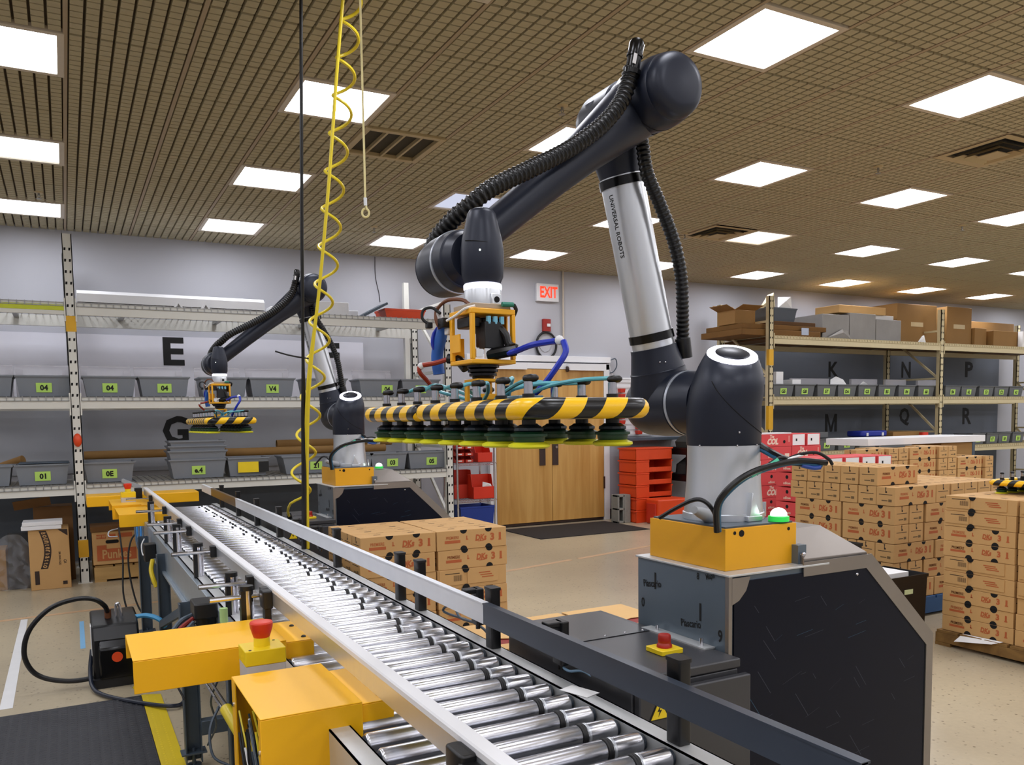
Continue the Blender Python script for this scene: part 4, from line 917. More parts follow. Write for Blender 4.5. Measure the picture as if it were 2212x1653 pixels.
obj('handle', MB().tube([(.20, 5.2, .35), (.205, 5.2, .42), (.22, 5.2, .42), (.23, 5.2, .35)], .008), M_chrome, t)
tag(obj('vacuum_hose', MB().tube([(.16, 5.2, .385), (.142, 5.12, .44), (.09, 5.1, .485), (0, 5.1, .495), (-.12, 5.1, .46), (-.22, 5.1, .36), (-.255, 5.1, .24), (-.23, 5.1, .14), (-.165, 5.1, .08), (-.05, 5.08, .05), (.07, 5.08, .05), (.13, 5.1, .07)], .0135, 10), M_black), 'thick black hose looping out left of the vacuum unit', 'hose')
tag(obj('power_cable', MB().tube([(.07, 5.12, .2), (.055, 5.08, .1), (.06, 4.98, .03), (.11, 4.83, .017), (.26, 4.58, .025), (.40, 4.44, .024), (.47, 4.5, .02), (.50, 4.62, .10), (.50, 4.75, .3)], .011, 8), mat('dark blue cable', '#161d2c', .4)), 'dark blue cable running over the floor from the vacuum unit', 'cable')
tag(obj('yellow_disc', MB().cyl((.33, 4.93, .001), (.33, 4.93, .004), .075, n=24), M_ymat), 'yellow round floor sticker beside the vacuum unit', 'sticker')
tag(obj('blue_strap', MB().tube([(.30, 5.2, .34), (.36, 5.15, .35), (.42, 5.1, .33), (.45, 5.1, .28)], .014, 6), mat('sky blue strap', '#53a4d6', .5)), 'sky blue strap between vacuum unit and conveyor leg', 'strap')
for k, (pts, m, l) in enumerate((
    ([(.30, 6.5, .72), (.31, 6.4, .5), (.30, 6.3, .25), (.36, 6.2, .05), (.45, 6.1, .02)], M_ink, 'thin black cable hanging under the far yellow cover, left one'),
    ([(.44, 6.5, .70), (.37, 6.45, .62), (.345, 6.4, .45), (.38, 6.3, .2), (.46, 6.2, .05)], M_ink, 'thin black cable bowing under the far yellow cover, right one'),
    ([(.42, 5.9, .70), (.40, 5.88, .66), (.405, 5.85, .60), (.44, 5.82, .62)], M_paper, 'thin white wire loop beside the junction box'),
    ([(.30, 6.6, .70), (.24, 6.55, .69), (.235, 6.5, .66), (.29, 6.5, .655)], mat('clear grey tube', '#b8c0c8', .3), 'clear grey tube loop left of the far covers'),
    ([(.42, 3.3, .62), (.36, 3.25, .58), (.31, 3.2, .52), (.33, 3.15, .45)], M_ink, 'black cable bundle curling by the black motor box'),
    ([(.46, 3.6, .1), (.47, 3.4, .25), (.44, 3.3, .38), (.46, 3.2, .5)], M_slate, 'grey cable rising behind the near conveyor leg'))):
    tag(obj('hanging_cable', MB().tube(pts, .006 if k < 2 else .004), m), l, 'cable')
t = thing('cable_bundle', 'blue cable bundle with yellow sleeve hanging under the far cover', 'cables', (.42, 6.0, .45))
for k in range(5):
    dx = .012*k
    obj('strand', MB().tube([(.395+dx, 6.35, .73), (.40+dx*.8, 6.3-.02*k, .62), (.43+dx*.6, 6.2, .50), (.45+dx*.5, 6.1, .40)], .007), mat('sky cable', '#2f78b8', .35) if k % 2 else M_slate, t)
tag(obj('junction_box', MB().rbox((.435, 5.72, .635), (.07, .10, .11), .01), M_black, bevel=.004), 'black junction box on the far conveyor side plate', 'box')
tag(obj('yellow_sleeve', MB().tube([(.44, 5.6, .60), (.425, 5.55, .55), (.43, 5.5, .50), (.445, 5.48, .45)], .014, 8), M_ymat), 'yellow sleeve hanging below the junction box', 'sleeve')
t = thing('drive_motor', 'black motor box with cables in front of the conveyor side plate', 'motor', (.425, 3.3, .6))
obj('motor_cap', MB().rbox((.43, 3.3, .745), (.085, .13, .06), .012), M_black, t, bevel=.006)
obj('motor_body', MB().rbox((.43, 3.3, .66), (.07, .11, .13), .01), M_gloss, t, bevel=.004)
obj('mount', MB().box(.41, .475, 3.24, 3.36, .58, .62), M_galv, t)
t = thing('cable_duct', 'clear duct with grey and dark cables left of the black motor box', 'cables', (.33, 3.3, .55))
for k in range(4): obj('strand', MB().tube([(.39, 3.32-.02*k, .72-.01*k), (.34, 3.3-.02*k, .70-.02*k), (.29+.01*k, 3.28, .63), (.285+.014*k, 3.26, .56)], .009, 8), [M_slate, M_maroon, M_slate, M_ink][k], t)
obj('duct_wall', MB().prism([(.26, .54), (.40, .54), (.40, .64), (.31, .66)], 'y', 3.34, 3.345), M_film_clear, t, smooth=0)
tag(obj('indicator_cap', MB().cyl((.455, 3.0, .75), (.455, 3.0, .80), .014, n=14), mat('pale green plastic', '#b6d890', .4)), 'small pale green cap behind the long yellow cover', 'cap')
# pneumatic cylinder and rods under the near cover
t = thing('pneumatic_rods', 'thin steel rods and cylinder running under the near yellow cover', 'rods', (.5, 2.6, .3))
for k in range(2): obj('rod', MB().cyl((.40+.03*k, 3.35, .50-.02*k), (.56+.03*k, 2.2, .24-.02*k), .005, n=8), M_chrome, t)
obj('cylinder', MB().cyl((.45, 3.0, .44), (.47, 2.85, .40), .022, n=14), M_hose_y, t)
for f in (.35, .7): obj('clevis', MB().sphere((.40+.16*f, 3.35-1.15*f, .50-.26*f), .011, 8), M_zinc, t)
obj('tube_loop', MB().tube([(.44, 3.1, .42), (.40, 3.05, .36), (.40, 3.0, .28), (.45, 2.95, .25)], .005), M_slate, t)

# things hanging from the ceiling beside the conveyor
tag(obj('black_cable', MB().tube([(1.067, 4.0, ZC), (1.068, 4.061, 3.005), (1.074, 4.16, 2.377), (1.088, 4.28, 1.74), (1.105, 4.40, 1.22), (1.122, 4.53, .752)], lambda t: .0085+.0055*max(0, min(1, (t-.6)/.1)), 8), M_black), 'black cord hanging from the ceiling to the right conveyor frame', 'cord')
tag(obj('air_hose', MB().tube([(1.243, 3.909, ZC), (1.217, 3.968, 3.104), (1.184, 4.053, 2.588), (1.15, 4.16, 2.10), (1.112, 4.27, 1.65), (1.118, 4.40, 1.22), (1.141, 4.535, .752)], lambda t: .0085+.004*max(0, min(1, (t-.55)/.1)), 8), M_hose_y), 'straight yellow air hose hanging beside the black cord', 'hose')
# ------------------------------------------------------------------ robot cells (near one built in place, far one copied)
DY = 3.687
def V(*p): return Vector(p)
def robot():
    t = thing('industrial_robot', 'near large navy and silver robot arm reaching over the conveyor', 'robot', (1.71, 1.871, 1.142), 'navy robot arms')
    bx, by = 1.71, 1.871
    b = obj('base_column', MB().lathe((bx, by, 1.142), Zv, [(0, .118), (.018, .118), (.02, .114), (.06, .111), (.11, .107), (.16, .105), (.215, .105)], 48), M_alu, t)
    obj('base_gusset', MB().prism([(bx-.02, 1.145), (bx+.03, 1.145), (bx-.005, 1.225)], 'y', by-.128, by-.108).box(bx-.025, bx+.03, by-.13, by-.108, 1.142, 1.158), M_alu, b, bevel=.002)
    obj('base_bolt', MB().cyl((bx+.115, by-.05, 1.142), (bx+.115, by-.05, 1.185), .006, n=8).cyl((bx-.11, by-.06, 1.142), (bx-.11, by-.06, 1.165), .008, n=8), M_chrome, b, stuff=True)
    obj('base_plug', MB().lathe((bx-.10, by-.06, 1.155), (-.8, -.35, .25), [(0, .018), (.02, .022), (.03, .018), (.07, .016), (.11, .010)], 14), mat('pale grey connector', '#a9abae', .45), b)
    # turret with tilted light cap
    nrm = V(-.17, -.40, .90).normalized()
    top = V(bx+.012, by-.022, 1.617)
    mb = MB(); rings = [mb.ring((bx, by, 1.357), Zv, .106, 48), mb.ring((bx, by, 1.362), Zv, .1075, 48), mb.ring((bx, by, 1.47), Zv, .1075, 48)]
    for k in range(1, 9):
        f = k/8; n = Zv.lerp(nrm, f*f).normalized(); c = V(bx, by, 1.47).lerp(top, f); r = .1075-.0335*f**2.6
        x = n.cross(Y).normalized()*-1; y = n.cross(x)
        x0, y0, _ = frame_of(Zv)
        xx = (x0-n*x0.dot(n)).normalized(); yy = n.cross(xx)
        rings.append([c+xx*r*math.cos(2*PI*i/48)+yy*r*math.sin(2*PI*i/48) for i in range(48)])
    mb.loft(rings)
    tr = obj('shoulder_turret', mb, M_navy, t)
    obj('light_ring', MB().lathe(top-nrm*.002, nrm, [(0, .0735), (.006, .0725), (.009, .069), (.009, .050), (.003, .048)], 40, cap=False), M_led, tr)
    obj('ring_cap', MB().lathe(top-nrm*.001, nrm, [(0, .051), (.009, .050), (.012, .044), (.0135, 0)], 36), M_navy2, tr)
    # curved split line on the turret
    pts = []
    for k in range(25):
        a = -2.62+1.9*k/24; z = 1.54-.15*math.sin((k/24)*PI/2)**.8
        pts.append((bx+.1078*math.cos(a), by+.1078*math.sin(a), z))
    obj('split_line', MB().tube(pts, .0013, 5, 0, 2), M_hole, tr)
    obj('shell_bolt', MB().sphere((bx-.035, by-.1025, 1.395), .0035, 8).sphere((bx-.108, by-.02, 1.358), .003, 8).sphere((bx-.04, by-.1, 1.358), .003, 8).sphere((bx+.03, by-.104, 1.358), .003, 8), M_chrome, tr)
    # shoulder joint, axis along Y
    zs = 1.484; sx = 1.703
    sj = obj('shoulder_joint', MB().lathe((sx+.004, 1.93, zs), Y, [(0, .088), (.04, .096), (.085, .0985), (.088, .096), (.094, .096), (.097, .1015), (.20, .1035), (.27, .1), (.31, .085), (.335, .055), (.345, 0)], 48), M_navy, t)
    obj('seam_ring', MB().lathe((sx+.004, 2.012, zs), Y, [(0, .0975), (.0, .1003), (.010, .1003), (.010, .0975)], 48, cap=False), M_seam, sj)
    # upper arm
    S1 = V(1.70, 2.135, 1.484); E1 = V(1.491, 2.125, 2.333); ax = (E1-S1).normalized(); LA = (E1-S1).length
    lo = obj('upper_arm_root', MB().lathe(S1-ax*.03, ax, [(0, .088), (.05, .099), (.09, .098), (.13, .088), (.14, .088), (.142, .0855), (.20, .074), (.215, .073)], 48), M_navy, t)
    obj('root_bolt', MB().sphere(S1+ax*.13+V(-.03, -.082, 0), .0028, 8).sphere(S1+ax*.13+V(-.045, -.074, 0), .0028, 8), M_chrome, lo)
    tb = obj('upper_arm_tube', MB().lathe(S1+ax*.17, ax, [(0, .0665), (LA-.17-.155, .0665)], 48), M_alu, t)
    for f in (.205, LA-.195):
        cl = obj('tube_clamp', MB().lathe(S1+ax*f, ax, [(0, .0672), (0, .0712), (.026, .0712), (.026, .0672)], 48, cap=False), M_gloss, t)
        q = S1+ax*(f+.013)+V(.07, .02, .02); obj('clamp_lug', MB().cbox(q, (.03, .03, .026)), M_black, cl, bevel=.003)
    # lettering running down the tube
    side = V(-.97, -.24, 0); side = (side-ax*side.dot(ax)).normalized(); ud = -ax; vd = side.cross(ud)*-1
    tx = MB(); vs, fs, w = text_geo('UNIVERSAL ROBOTS', .02); h = .0155; o = S1+ax*(LA-.215)
    out = []
    for x, y in vs:
        ang = (y-.5)*h/.0668
        d = side*math.cos(ang)-(side.cross(ax))*math.sin(-ang)*-1
        out.append(o+ud*(x*h*.98)+d*.0669)
    tx.add(out, fs); obj('tube_lettering', tx, M_ink, tb, smooth=0)
    obj('upper_arm_head', MB().lathe(E1-ax*.165, ax, [(0, .0665), (.01, .068), (.05, .075), (.11, .086), (.16, .088), (.22, .07), (.245, .03)], 48), M_navy, t)
    obj('head_bolt', MB().sphere(E1-ax*.085+V(.01, -.083, 0), .003, 8).sphere(E1-ax*.085+V(.026, -.08, 0), .003, 8), M_chrome, t)
    # elbow barrel, axis along Y through E2
    ex, ez = 1.494, 2.333
    eb = obj('elbow_joint', MB().lathe((ex, 2.24, ez), -Y, [(0, 0), (.004, .03), (.014, .055), (.035, .076), (.07, .087), (.20, .0885), (.202, .084), (.235, .084)], 48), M_navy, t)
    ec = obj('elbow_cap', MB().lathe((ex, 1.955, ez), -Y, [(0, .084), (.004, .091), (.05, .0955), (.08, .095), (.112, .0895), (.114, .088), (.117, .0885), (.138, .083), (.149, .074), (.155, .055), (.157, 0)], 48), M_navy, t)
    obj('elbow_strap', MB().lathe((ex, 1.985, ez), -Y, [(0, .087), (0, .0925), (.028, .0925), (.028, .087)], 48, cap=False), M_gloss, t)
    obj('strap_bolt', MB().sphere((ex-.04, 1.968, ez+.083), .004, 8).sphere((ex-.068, 1.968, ez+.06), .004, 8).sphere((ex-.088, 1.968, ez+.02), .004, 8), M_chrome, t)
    obj('cap_line', MB().lathe((ex, 1.907, ez), -Y, [(0, .0955), (0, .0962), (.002, .0962), (.002, .0955)], 48, cap=False), M_hole, ec)
    # forearm
    E2 = V(1.497, 1.985, 2.333); W1 = V(.851, 1.945, 1.818); fx = (W1-E2).normalized(); LF = (W1-E2).length
    obj('forearm', MB().lathe(E2-fx*.035, fx, [(0, .05), (.012, .076), (.05, .087), (.10, .083), (.20, .070), (.30, .058), (.42, .050), (.58, .045), (.76, .042), (LF+.02, .043)], 48), M_navy, t)
    # wrist 1, axis along Y
    w1 = obj('wrist_joint', MB().lathe((.851, 2.002, 1.818), -Y, [(0, 0), (.003, .022), (.012, .043), (.03, .060), (.05, .0695), (.052, .0685), (.055, .0695), (.09, .0735), (.154, .074), (.156, .0715), (.163, .0715), (.165, .073), (.20, .069), (.203, .065), (.235, .055)], 48), M_navy, t)
    obj('seam_ring', MB().lathe((.851, 1.848, 1.818), -Y, [(0, .071), (0, .0748), (.008, .0748), (.008, .071)], 48, cap=False), M_seam, w1)
    obj('wrist_mark', MB().sphere((.797, 1.955, 1.845), .0025, 8), M_chrome, w1)
    # wrist 2, vertical
    wx, wy = .858, 1.733
    w2 = obj('wrist_housing', MB().lathe((wx, wy, 1.75), Zv, [(0, .0415), (.004, .0425), (.015, .0475), (.05, .0495), (.075, .0495), (.10, .046), (.135, .0375), (.157, .0325), (.165, .027), (.169, .018), (.170, 0)], 40), M_navy, t)
    pts = [(wx+.0485*math.cos(a)*(1-.06*(k/12)), wy+.0485*math.sin(a)*(1-.06*(k/12)), 1.842-.014*k/12*(1 if k < 9 else .9)) for k, a in enumerate([-2.9+2.3*i/12 for i in range(13)])]
    obj('split_line', MB().tube(pts, .0011, 5, 0, 2), M_hole, w2)
    obj('status_dot', MB().sphere((wx-.026, wy-.042, 1.818), .0025, 8), M_ledcap, w2)
    fl = obj('tool_flange', MB().lathe((wx, wy, 1.70), Zv, [(0, .042), (.034, .0428), (.037, .042)], 40), M_alu, t)
    obj('light_ring', MB().lathe((wx, wy, 1.737), Zv, [(0, .0432), (.002, .0438), (.010, .0438), (.012, .042)], 40), M_led, fl)
    cam = obj('camera_port', MB().bar((wx+.012, wy-.046, 1.712), (wx+.010, wy-.034, 1.712), .028, .024, 0), M_alu, fl, bevel=.002)
    obj('camera_lens', MB().cyl((wx+.012, wy-.0475, 1.7105), (wx+.012, wy-.044, 1.7105), .007, n=16), M_gloss, cam)
    # corrugated dress pack hoses
    def corr(name, pts, r, parent, n=12):
        P = smooth_path(pts, 24); L = [0]
        for a, b in zip(P, P[1:]): L.append(L[-1]+(b-a).length)
        step = .0024; m = int(L[-1]/step); out = []; j = 0
        for i in range(m+1):
            d = i*step
            while j < len(L)-2 and L[j+1] < d: j += 1
            out.append(P[j].lerp(P[j+1], min(1, (d-L[j])/max(1e-6, L[j+1]-L[j]))))
        mb = MB(); mb.tube(out, lambda t: r*(1+.085*math.sin(2*PI*t*m/6.0)), n, 0, 0)
        return obj(name, mb, M_hoseblk, parent, smooth=60)
    h1 = corr('corrugated_hose', [(1.384, 1.875, 2.372), (1.36, 1.88, 2.296), (1.303, 1.885, 2.224), (1.212, 1.895, 2.153), (1.088, 1.888, 2.082), (.963, 1.885, 2.015), (.911, 1.903, 1.972), (.877, 1.941, 1.938), (.853, 1.994, 1.893), (.845, 2.03, 1.84)], .0215, t)
    obj('hose_connector', MB().lathe((1.381, 1.872, 2.355), (.14, -.1, .9), [(0, .023), (.012, .024), (.013, .019), (.045, .019), (.046, .022), (.052, .022), (.053, .020), (.08, .021), (.09, .016), (.091, 0)], 20), M_gloss, h1)
    obj('hose_label', MB().bar((1.373, 1.849, 2.375), (1.377, 1.846, 2.40), .010, .002, 0, (0, -1, 0)), M_white, h1)
    h2 = corr('corrugated_hose', [(1.51, 2.02, 2.27), (1.528, 2.02, 2.243), (1.547, 2.022, 2.161), (1.602, 2.031, 2.076), (1.659, 2.037, 1.974), (1.70, 2.051, 1.869), (1.725, 2.074, 1.76), (1.745, 2.097, 1.675)], .0195, t)
    obj('hose_connector', MB().cyl((1.742, 2.095, 1.69), (1.755, 2.10, 1.63), .025, n=16), M_black, h2)
    # cable bundle at the base
    cb = [([(1.534, 1.702, 1.13), (1.523, 1.69, 1.2), (1.534, 1.665, 1.245), (1.579, 1.644, 1.283), (1.649, 1.631, 1.306), (1.739, 1.619, 1.318), (1.834, 1.601, 1.31)], .0085, M_black),
          ([(1.545, 1.705, 1.13), (1.534, 1.692, 1.2), (1.545, 1.668, 1.24), (1.588, 1.648, 1.277), (1.655, 1.634, 1.30), (1.74, 1.622, 1.312), (1.82, 1.605, 1.302)], .006, mat('dark teal cable', '#1c5a7c', .35)),
          ([(1.60, 1.645, 1.281), (1.63, 1.637, 1.297), (1.655, 1.632, 1.309), (1.68, 1.628, 1.322)], .006, mat('mint cable', '#4fbf9c', .35)),
          ([(1.777, 1.795, 1.356), (1.791, 1.763, 1.335), (1.778, 1.689, 1.315), (1.773, 1.634, 1.311)], .011, M_black),
          ([(1.770, 1.80, 1.350), (1.782, 1.76, 1.329), (1.77, 1.70, 1.312)], .006, MATS['dark teal cable']),
          ([(1.69, 1.64, 1.312), (1.732, 1.645, 1.322), (1.751, 1.614, 1.336), (1.789, 1.594, 1.339), (1.824, 1.585, 1.321), (1.84, 1.586, 1.306)], .0045, M_ink),
          ([(1.68, 1.632, 1.309), (1.72, 1.625, 1.324), (1.755, 1.612, 1.333)], .0035, M_paper),
          ([(1.62, 1.645, 1.285), (1.66, 1.634, 1.315), (1.70, 1.63, 1.328), (1.74, 1.625, 1.31), (1.80, 1.61, 1.305)], .0045, M_ink),
          ([(1.76, 1.62, 1.305), (1.79, 1.607, 1.297), (1.81, 1.60, 1.298)], .006, mat('cobalt cable', '#23479c', .35)),
          ([(1.468, 1.863, 1.158), (1.478, 1.804, 1.19), (1.49, 1.743, 1.217), (1.511, 1.72, 1.211), (1.53, 1.706, 1.18), (1.535, 1.704, 1.14)], .006, M_black)]
    for pts, r, m in cb: obj('base_cable', MB().tube(pts, r, 8, 0, 5), m, t)
    return t
near_robot = robot()
far_robot = copy_tree(near_robot, near_robot.location+V(0, DY, 0), 'far navy and silver robot arm behind the yellow hose, beside the left rack')

def tool():
    t = thing('vacuum_gripper', 'near suction gripper with black and yellow bumper and yellow cups over the conveyor', 'gripper', (.84, 1.70, 1.45), 'suction grippers with hazard bumpers')
    wx, wy = .852, 1.727
    R30 = Matrix.Translation((wx, wy, 0)) @ Matrix.Rotation(math.radians(2), 4, 'Z')
    def L(mb): return mb.move(R30)
    obj('mount_plate', L(MB().rbox((0, 0, 1.694), (.10, .10, .011), .008)), mat('pale brown plate', '#b7a48c', .4, metal=.4), t, bevel=.001)
    a = .056
    for z0, z1 in ((1.676, 1.688), (1.566, 1.576)): obj('frame_plate', L(MB().box(-a, a, -a, a, z0, z1)), M_yel2, t, bevel=.002)
    for sx in (-1, 1):
        for sy in (-1, 1): obj('frame_post', L(MB().box(sx*a-.009*(sx > 0), sx*a+.009*(sx < 0), sy*a-.012*(sy > 0), sy*a+.012*(sy < 0), 1.576, 1.676)), M_yel2, t, bevel=.0015)
    for bb in ((-a+.009, -.02, a-.004, a, 1.576, 1.63), (-a, -a+.003, .005, .044, 1.595, 1.635), (a-.003, a, -.02, .044, 1.64, 1.676)): obj('frame_web', L(MB().box(*bb)), M_yel2, t)
    obj('valve_block', L(MB().box(-.018, .028, -.040, .0, 1.605, 1.652).box(-.05, -.02, -.03, .03, 1.648, 1.672).box(.0, .05, .0, .04, 1.64, 1.674)), M_black, t, bevel=.003)
    obj('valve_block', L(MB().prism([(-.02, 1.60), (.03, 1.60), (.03, 1.645), (.02, 1.66), (-.02, 1.66)], 'y', -.050, -.02)), M_rubber, t, bevel=.002)
    for k in range(3): obj('blue_valve', L(MB().cyl((-.008+.017*k, -.045, 1.655), (-.008+.017*k, -.045, 1.672), .006, n=8)), mat('pale blue valve', '#7ec2dc', .35), t)
    obj('white_fitting', L(MB().box(-.045, -.028, -.055, -.045, 1.58, 1.598).box(-.02, -.004, -.05, -.045, 1.578, 1.60)), M_white, t)
    obj('elbow_fitting', L(MB().tube([(.02, -.04, 1.65), (.03, -.055, 1.63), (.035, -.06, 1.61), (.05, -.07, 1.60)], .009, 10)), M_black, t)
    obj('elbow_fitting', L(MB().tube([(-.01, -.04, 1.585), (.02, -.06, 1.592), (.045, -.075, 1.597)], .014, 10)), M_gloss, t)
    obj('elbow_fitting', MB().tube([(.798, 1.80, 1.585), (.815, 1.78, 1.58), (.825, 1.76, 1.56)], .012, 10), M_black, t)
    obj('spring_mount', MB().lathe((wx, wy, 1.534), Zv, [(0, .024), (.006, .026), (.007, .032), (.013, .032), (.014, .026), (.016, .035), (.022, .035), (.023, .028), (.026, .038), (.032, .038)], 20), M_gloss, t)
    br = MB().box(wx-.032, wx+.034, wy-.034, wy+.034, 1.527, 1.534).box(wx-.032, wx-.024, wy-.034, wy-.02, 1.463, 1.527).box(wx+.026, wx+.034, wy-.034, wy-.02, 1.463, 1.527).box(wx-.032, wx-.024, wy+.02, wy+.034, 1.463, 1.527).box(wx+.026, wx+.034, wy+.02, wy+.034, 1.463, 1.527).box(wx-.024, wx+.026, wy-.03, wy-.024, 1.487, 1.50)
    obj('lower_bracket', br, M_yel2, t, bevel=.0015)
    # dress hoses
    for nm, pts, r, m in (('vacuum_hose', [(.86, 1.68, 1.588), (.888, 1.643, 1.591), (.90, 1.581, 1.601), (.924, 1.523, 1.605)], .0068, M_blue), ('vacuum_hose', [(.932, 1.505, 1.604), (.931, 1.494, 1.58), (.915, 1.5, 1.552), (.898, 1.529, 1.514), (.895, 1.574, 1.491)], .0068, M_blue),
            ('red_tube', [(.812, 1.785, 1.586), (.797, 1.805, 1.583), (.776, 1.827, 1.576), (.757, 1.858, 1.573)], .0058, mat('rust red tube', '#9c3018', .4)), ('red_tube', [(.750, 1.862, 1.57), (.752, 1.863, 1.555), (.775, 1.869, 1.534), (.803, 1.875, 1.499)], .0055, MATS['rust red tube']),
            ('thin_tube', [(.803, 1.843, 1.672), (.785, 1.851, 1.648), (.781, 1.851, 1.621), (.794, 1.853, 1.6)], .0042, M_blue),
            ('brown_cable', [(.785, 1.815, 1.655), (.778, 1.821, 1.678), (.783, 1.823, 1.702), (.795, 1.79, 1.718), (.812, 1.745, 1.714), (.820, 1.71, 1.695)], .0042, M_copper), ('white_cable', [(.781, 1.764, 1.668), (.787, 1.727, 1.676), (.793, 1.691, 1.687), (.81, 1.675, 1.692)], .0032, M_paper),
            ('black_cable', [(.765, 1.83, 1.665), (.752, 1.84, 1.68), (.755, 1.84, 1.70), (.772, 1.83, 1.705), (.785, 1.81, 1.69)], .0035, M_ink), ('black_cable', [(.905, 1.67, 1.697), (.921, 1.691, 1.69), (.918, 1.70, 1.674)], .0045, M_ink)):
        obj(nm, MB().tube(pts, r, 8, 0, 5), m, t)
    obj('green_plug', MB().cyl((.875, 1.671, 1.698), (.902, 1.669, 1.698), .0055, n=10), mat('sea green plug', '#1d7a64', .4), t)
    obj('hose_union', MB().sphere((.928, 1.514, 1.606), .0105, 10), M_white, t); obj('hose_union', MB().sphere((.754, 1.86, 1.571), .0085, 10), M_white, t)
    # wide blue sleeve on the left
    mb = MB(); mb.tube([(.808, 1.841, 1.672), (.799, 1.844, 1.637), (.796, 1.861, 1.595), (.80, 1.86, 1.552)], .0145, 12); obj('blue_sleeve', mb, M_blue2, t)
    obj('sensor_block', MB().cbox((.79, 1.80, 1.667), (.022, .03, .022)).cbox((.766, 1.835, 1.664), (.014, .016, .014)), M_black, t, bevel=.002)
    obj('white_clip', MB().cbox((.80, 1.80, 1.648), (.014, .018, .016)).cbox((.785, 1.825, 1.684), (.012, .012, .02)), M_white, t, bevel=.002)
    # carrier plate and bumper
    obj('carrier_plate', MB().box(.725, .955, 1.29, 2.115, 1.453, 1.463), M_black, t, bevel=.002)
    def bumper(poly):
        P = smooth_path(poly, 10); n = 16; s = 0; mb = MB(); k = len(P); wind = []
        x = None
        for i, p in enumerate(P):
            T = (P[min(i+1, k-1)]-P[max(i-1, 0)]).normalized(); xv = Zv.cross(T).normalized()
            if i: s += (P[i]-P[i-1]).length
            r = .0195 if 0 < i < k-1 else .012
            for j in range(n+1):
                a = 2*PI*j/n; mb.v.append(tuple(p+xv*r*math.cos(a)+Zv*r*math.sin(a))); wind.append(s/.088+j/n)
        for i in range(k-1):
            for j in range(n): q = i*(n+1)+j; mb.f.append((q, q+1, q+n+2, q+n+1)); mb.m.append(0)
        mb.f.append(tuple(range(n))[::-1]); mb.m.append(0); mb.f.append(tuple((k-1)*(n+1)+j for j in range(n))); mb.m.append(0)
        o = obj('bumper', mb, M_stripe, t, smooth=60)
        at = o.data.attributes.new('wind', 'FLOAT', 'POINT'); at.data.foreach_set('value', wind)
        return o
    z = 1.459
    bumper([(.714, 1.755, z), (.714, 1.68, z), (.714, 1.45, z), (.714, 1.32, z), (.722, 1.278, z), (.755, 1.262, z), (.84, 1.262, z), (.925, 1.262, z), (.958, 1.278, z), (.966, 1.32, z), (.966, 1.45, z), (.966, 1.755, z)])
    bumper([(.714, 1.77, z), (.714, 1.85, z), (.714, 2.08, z), (.722, 2.122, z), (.755, 2.138, z), (.84, 2.138, z), (.925, 2.138, z), (.958, 2.122, z), (.966, 2.08, z), (.966, 1.77, z)])
    # suction cups with spring plungers
    cup = obj('suction_cup', MB().cyl((.745, 1.325, 1.43), (.745, 1.325, 1.455), .013, n=14).cyl((.745, 1.325, 1.425), (.745, 1.325, 1.432), .0105, n=12), M_black, t, loc=(.745-.84, 1.325-1.70, 0))
    obj('cup_collar', MB().lathe((.745, 1.325, 1.417), Zv, [(0, .022), (.003, .0275), (.008, .027), (.011, .021), (.014, .017)], 10), M_cupb, cup, bevel=.0005)
    obj('bellows', MB().lathe((.745, 1.325, 1.3985), Zv, [(0, .027), (.004, .029), (.010, .0295), (.011, .034), (.0155, .034), (.017, .029), (.0195, .024)], 24), M_green, cup)
    obj('cup_lip', MB().lathe((.745, 1.325, 1.3875), Zv, [(0, .034), (.003, .0385), (.007, .0385), (.0115, .028)], 28), M_lip, cup)
    pl = obj('plunger', MB().cyl((.745, 1.325, 1.463), (.745, 1.325, 1.487), .0115, n=14), M_black, t, loc=(.745-.84, 1.325-1.70, 0))
    obj('plunger_rod', MB().cyl((.745, 1.325, 1.485), (.745, 1.325, 1.509), .0085, n=14), M_chrome, pl)
    obj('elbow_head', MB().lathe((.737, 1.325, 1.5145), (1, -.35, .05), [(-.003, .003), (0, .0058), (.012, .0078), (.022, .0065), (.026, .003)], 12), M_black, pl)
    for i in range(8):
        for j, x in enumerate((.745, .93)):
            if i == 0 and j == 0: continue
            l = (x-.84, 1.325+.108*i-1.70, 0); again(cup, t, l); again(pl, t, l)
    # teal air tubes
    for pts in ([(.95, 1.325, 1.515), (.926, 1.331, 1.517), (.886, 1.376, 1.515), (.869, 1.453, 1.508), (.86, 1.55, 1.49)], [(.945, 1.435, 1.513), (.90, 1.44, 1.512), (.862, 1.48, 1.513), (.84, 1.554, 1.505), (.833, 1.607, 1.488)], [(.757, 1.32, 1.515), (.775, 1.38, 1.516), (.788, 1.461, 1.507), (.80, 1.55, 1.49)],
                [(.757, 1.43, 1.513), (.79, 1.47, 1.523), (.82, 1.53, 1.515), (.85, 1.60, 1.49)], [(.76, 1.75, 1.512), (.80, 1.77, 1.52), (.838, 1.76, 1.505), (.85, 1.73, 1.488)], [(.76, 1.97, 1.513), (.79, 1.94, 1.524), (.828, 1.895, 1.508), (.857, 1.822, 1.49)], [(.76, 1.86, 1.513), (.79, 1.86, 1.526), (.83, 1.82, 1.51), (.86, 1.77, 1.488)], [(.757, 1.54, 1.513), (.785, 1.57, 1.517), (.81, 1.62, 1.50), (.82, 1.66, 1.485)], [(.92, 1.54, 1.513), (.89, 1.55, 1.52), (.86, 1.6, 1.505), (.85, 1.66, 1.487)], [(.757, 1.65, 1.513), (.79, 1.66, 1.52), (.82, 1.69, 1.502)]):
        obj('air_tube', MB().tube(pts, .0042, 8, 0, 5), M_teal, t)
    obj('manifold', MB().box(.82, .88, 1.50, 1.60, 1.463, 1.49), mat('clear blue manifold', '#7c9aa8', .25, trans=.3), t, bevel=.002)
    return t
near_grip = tool()
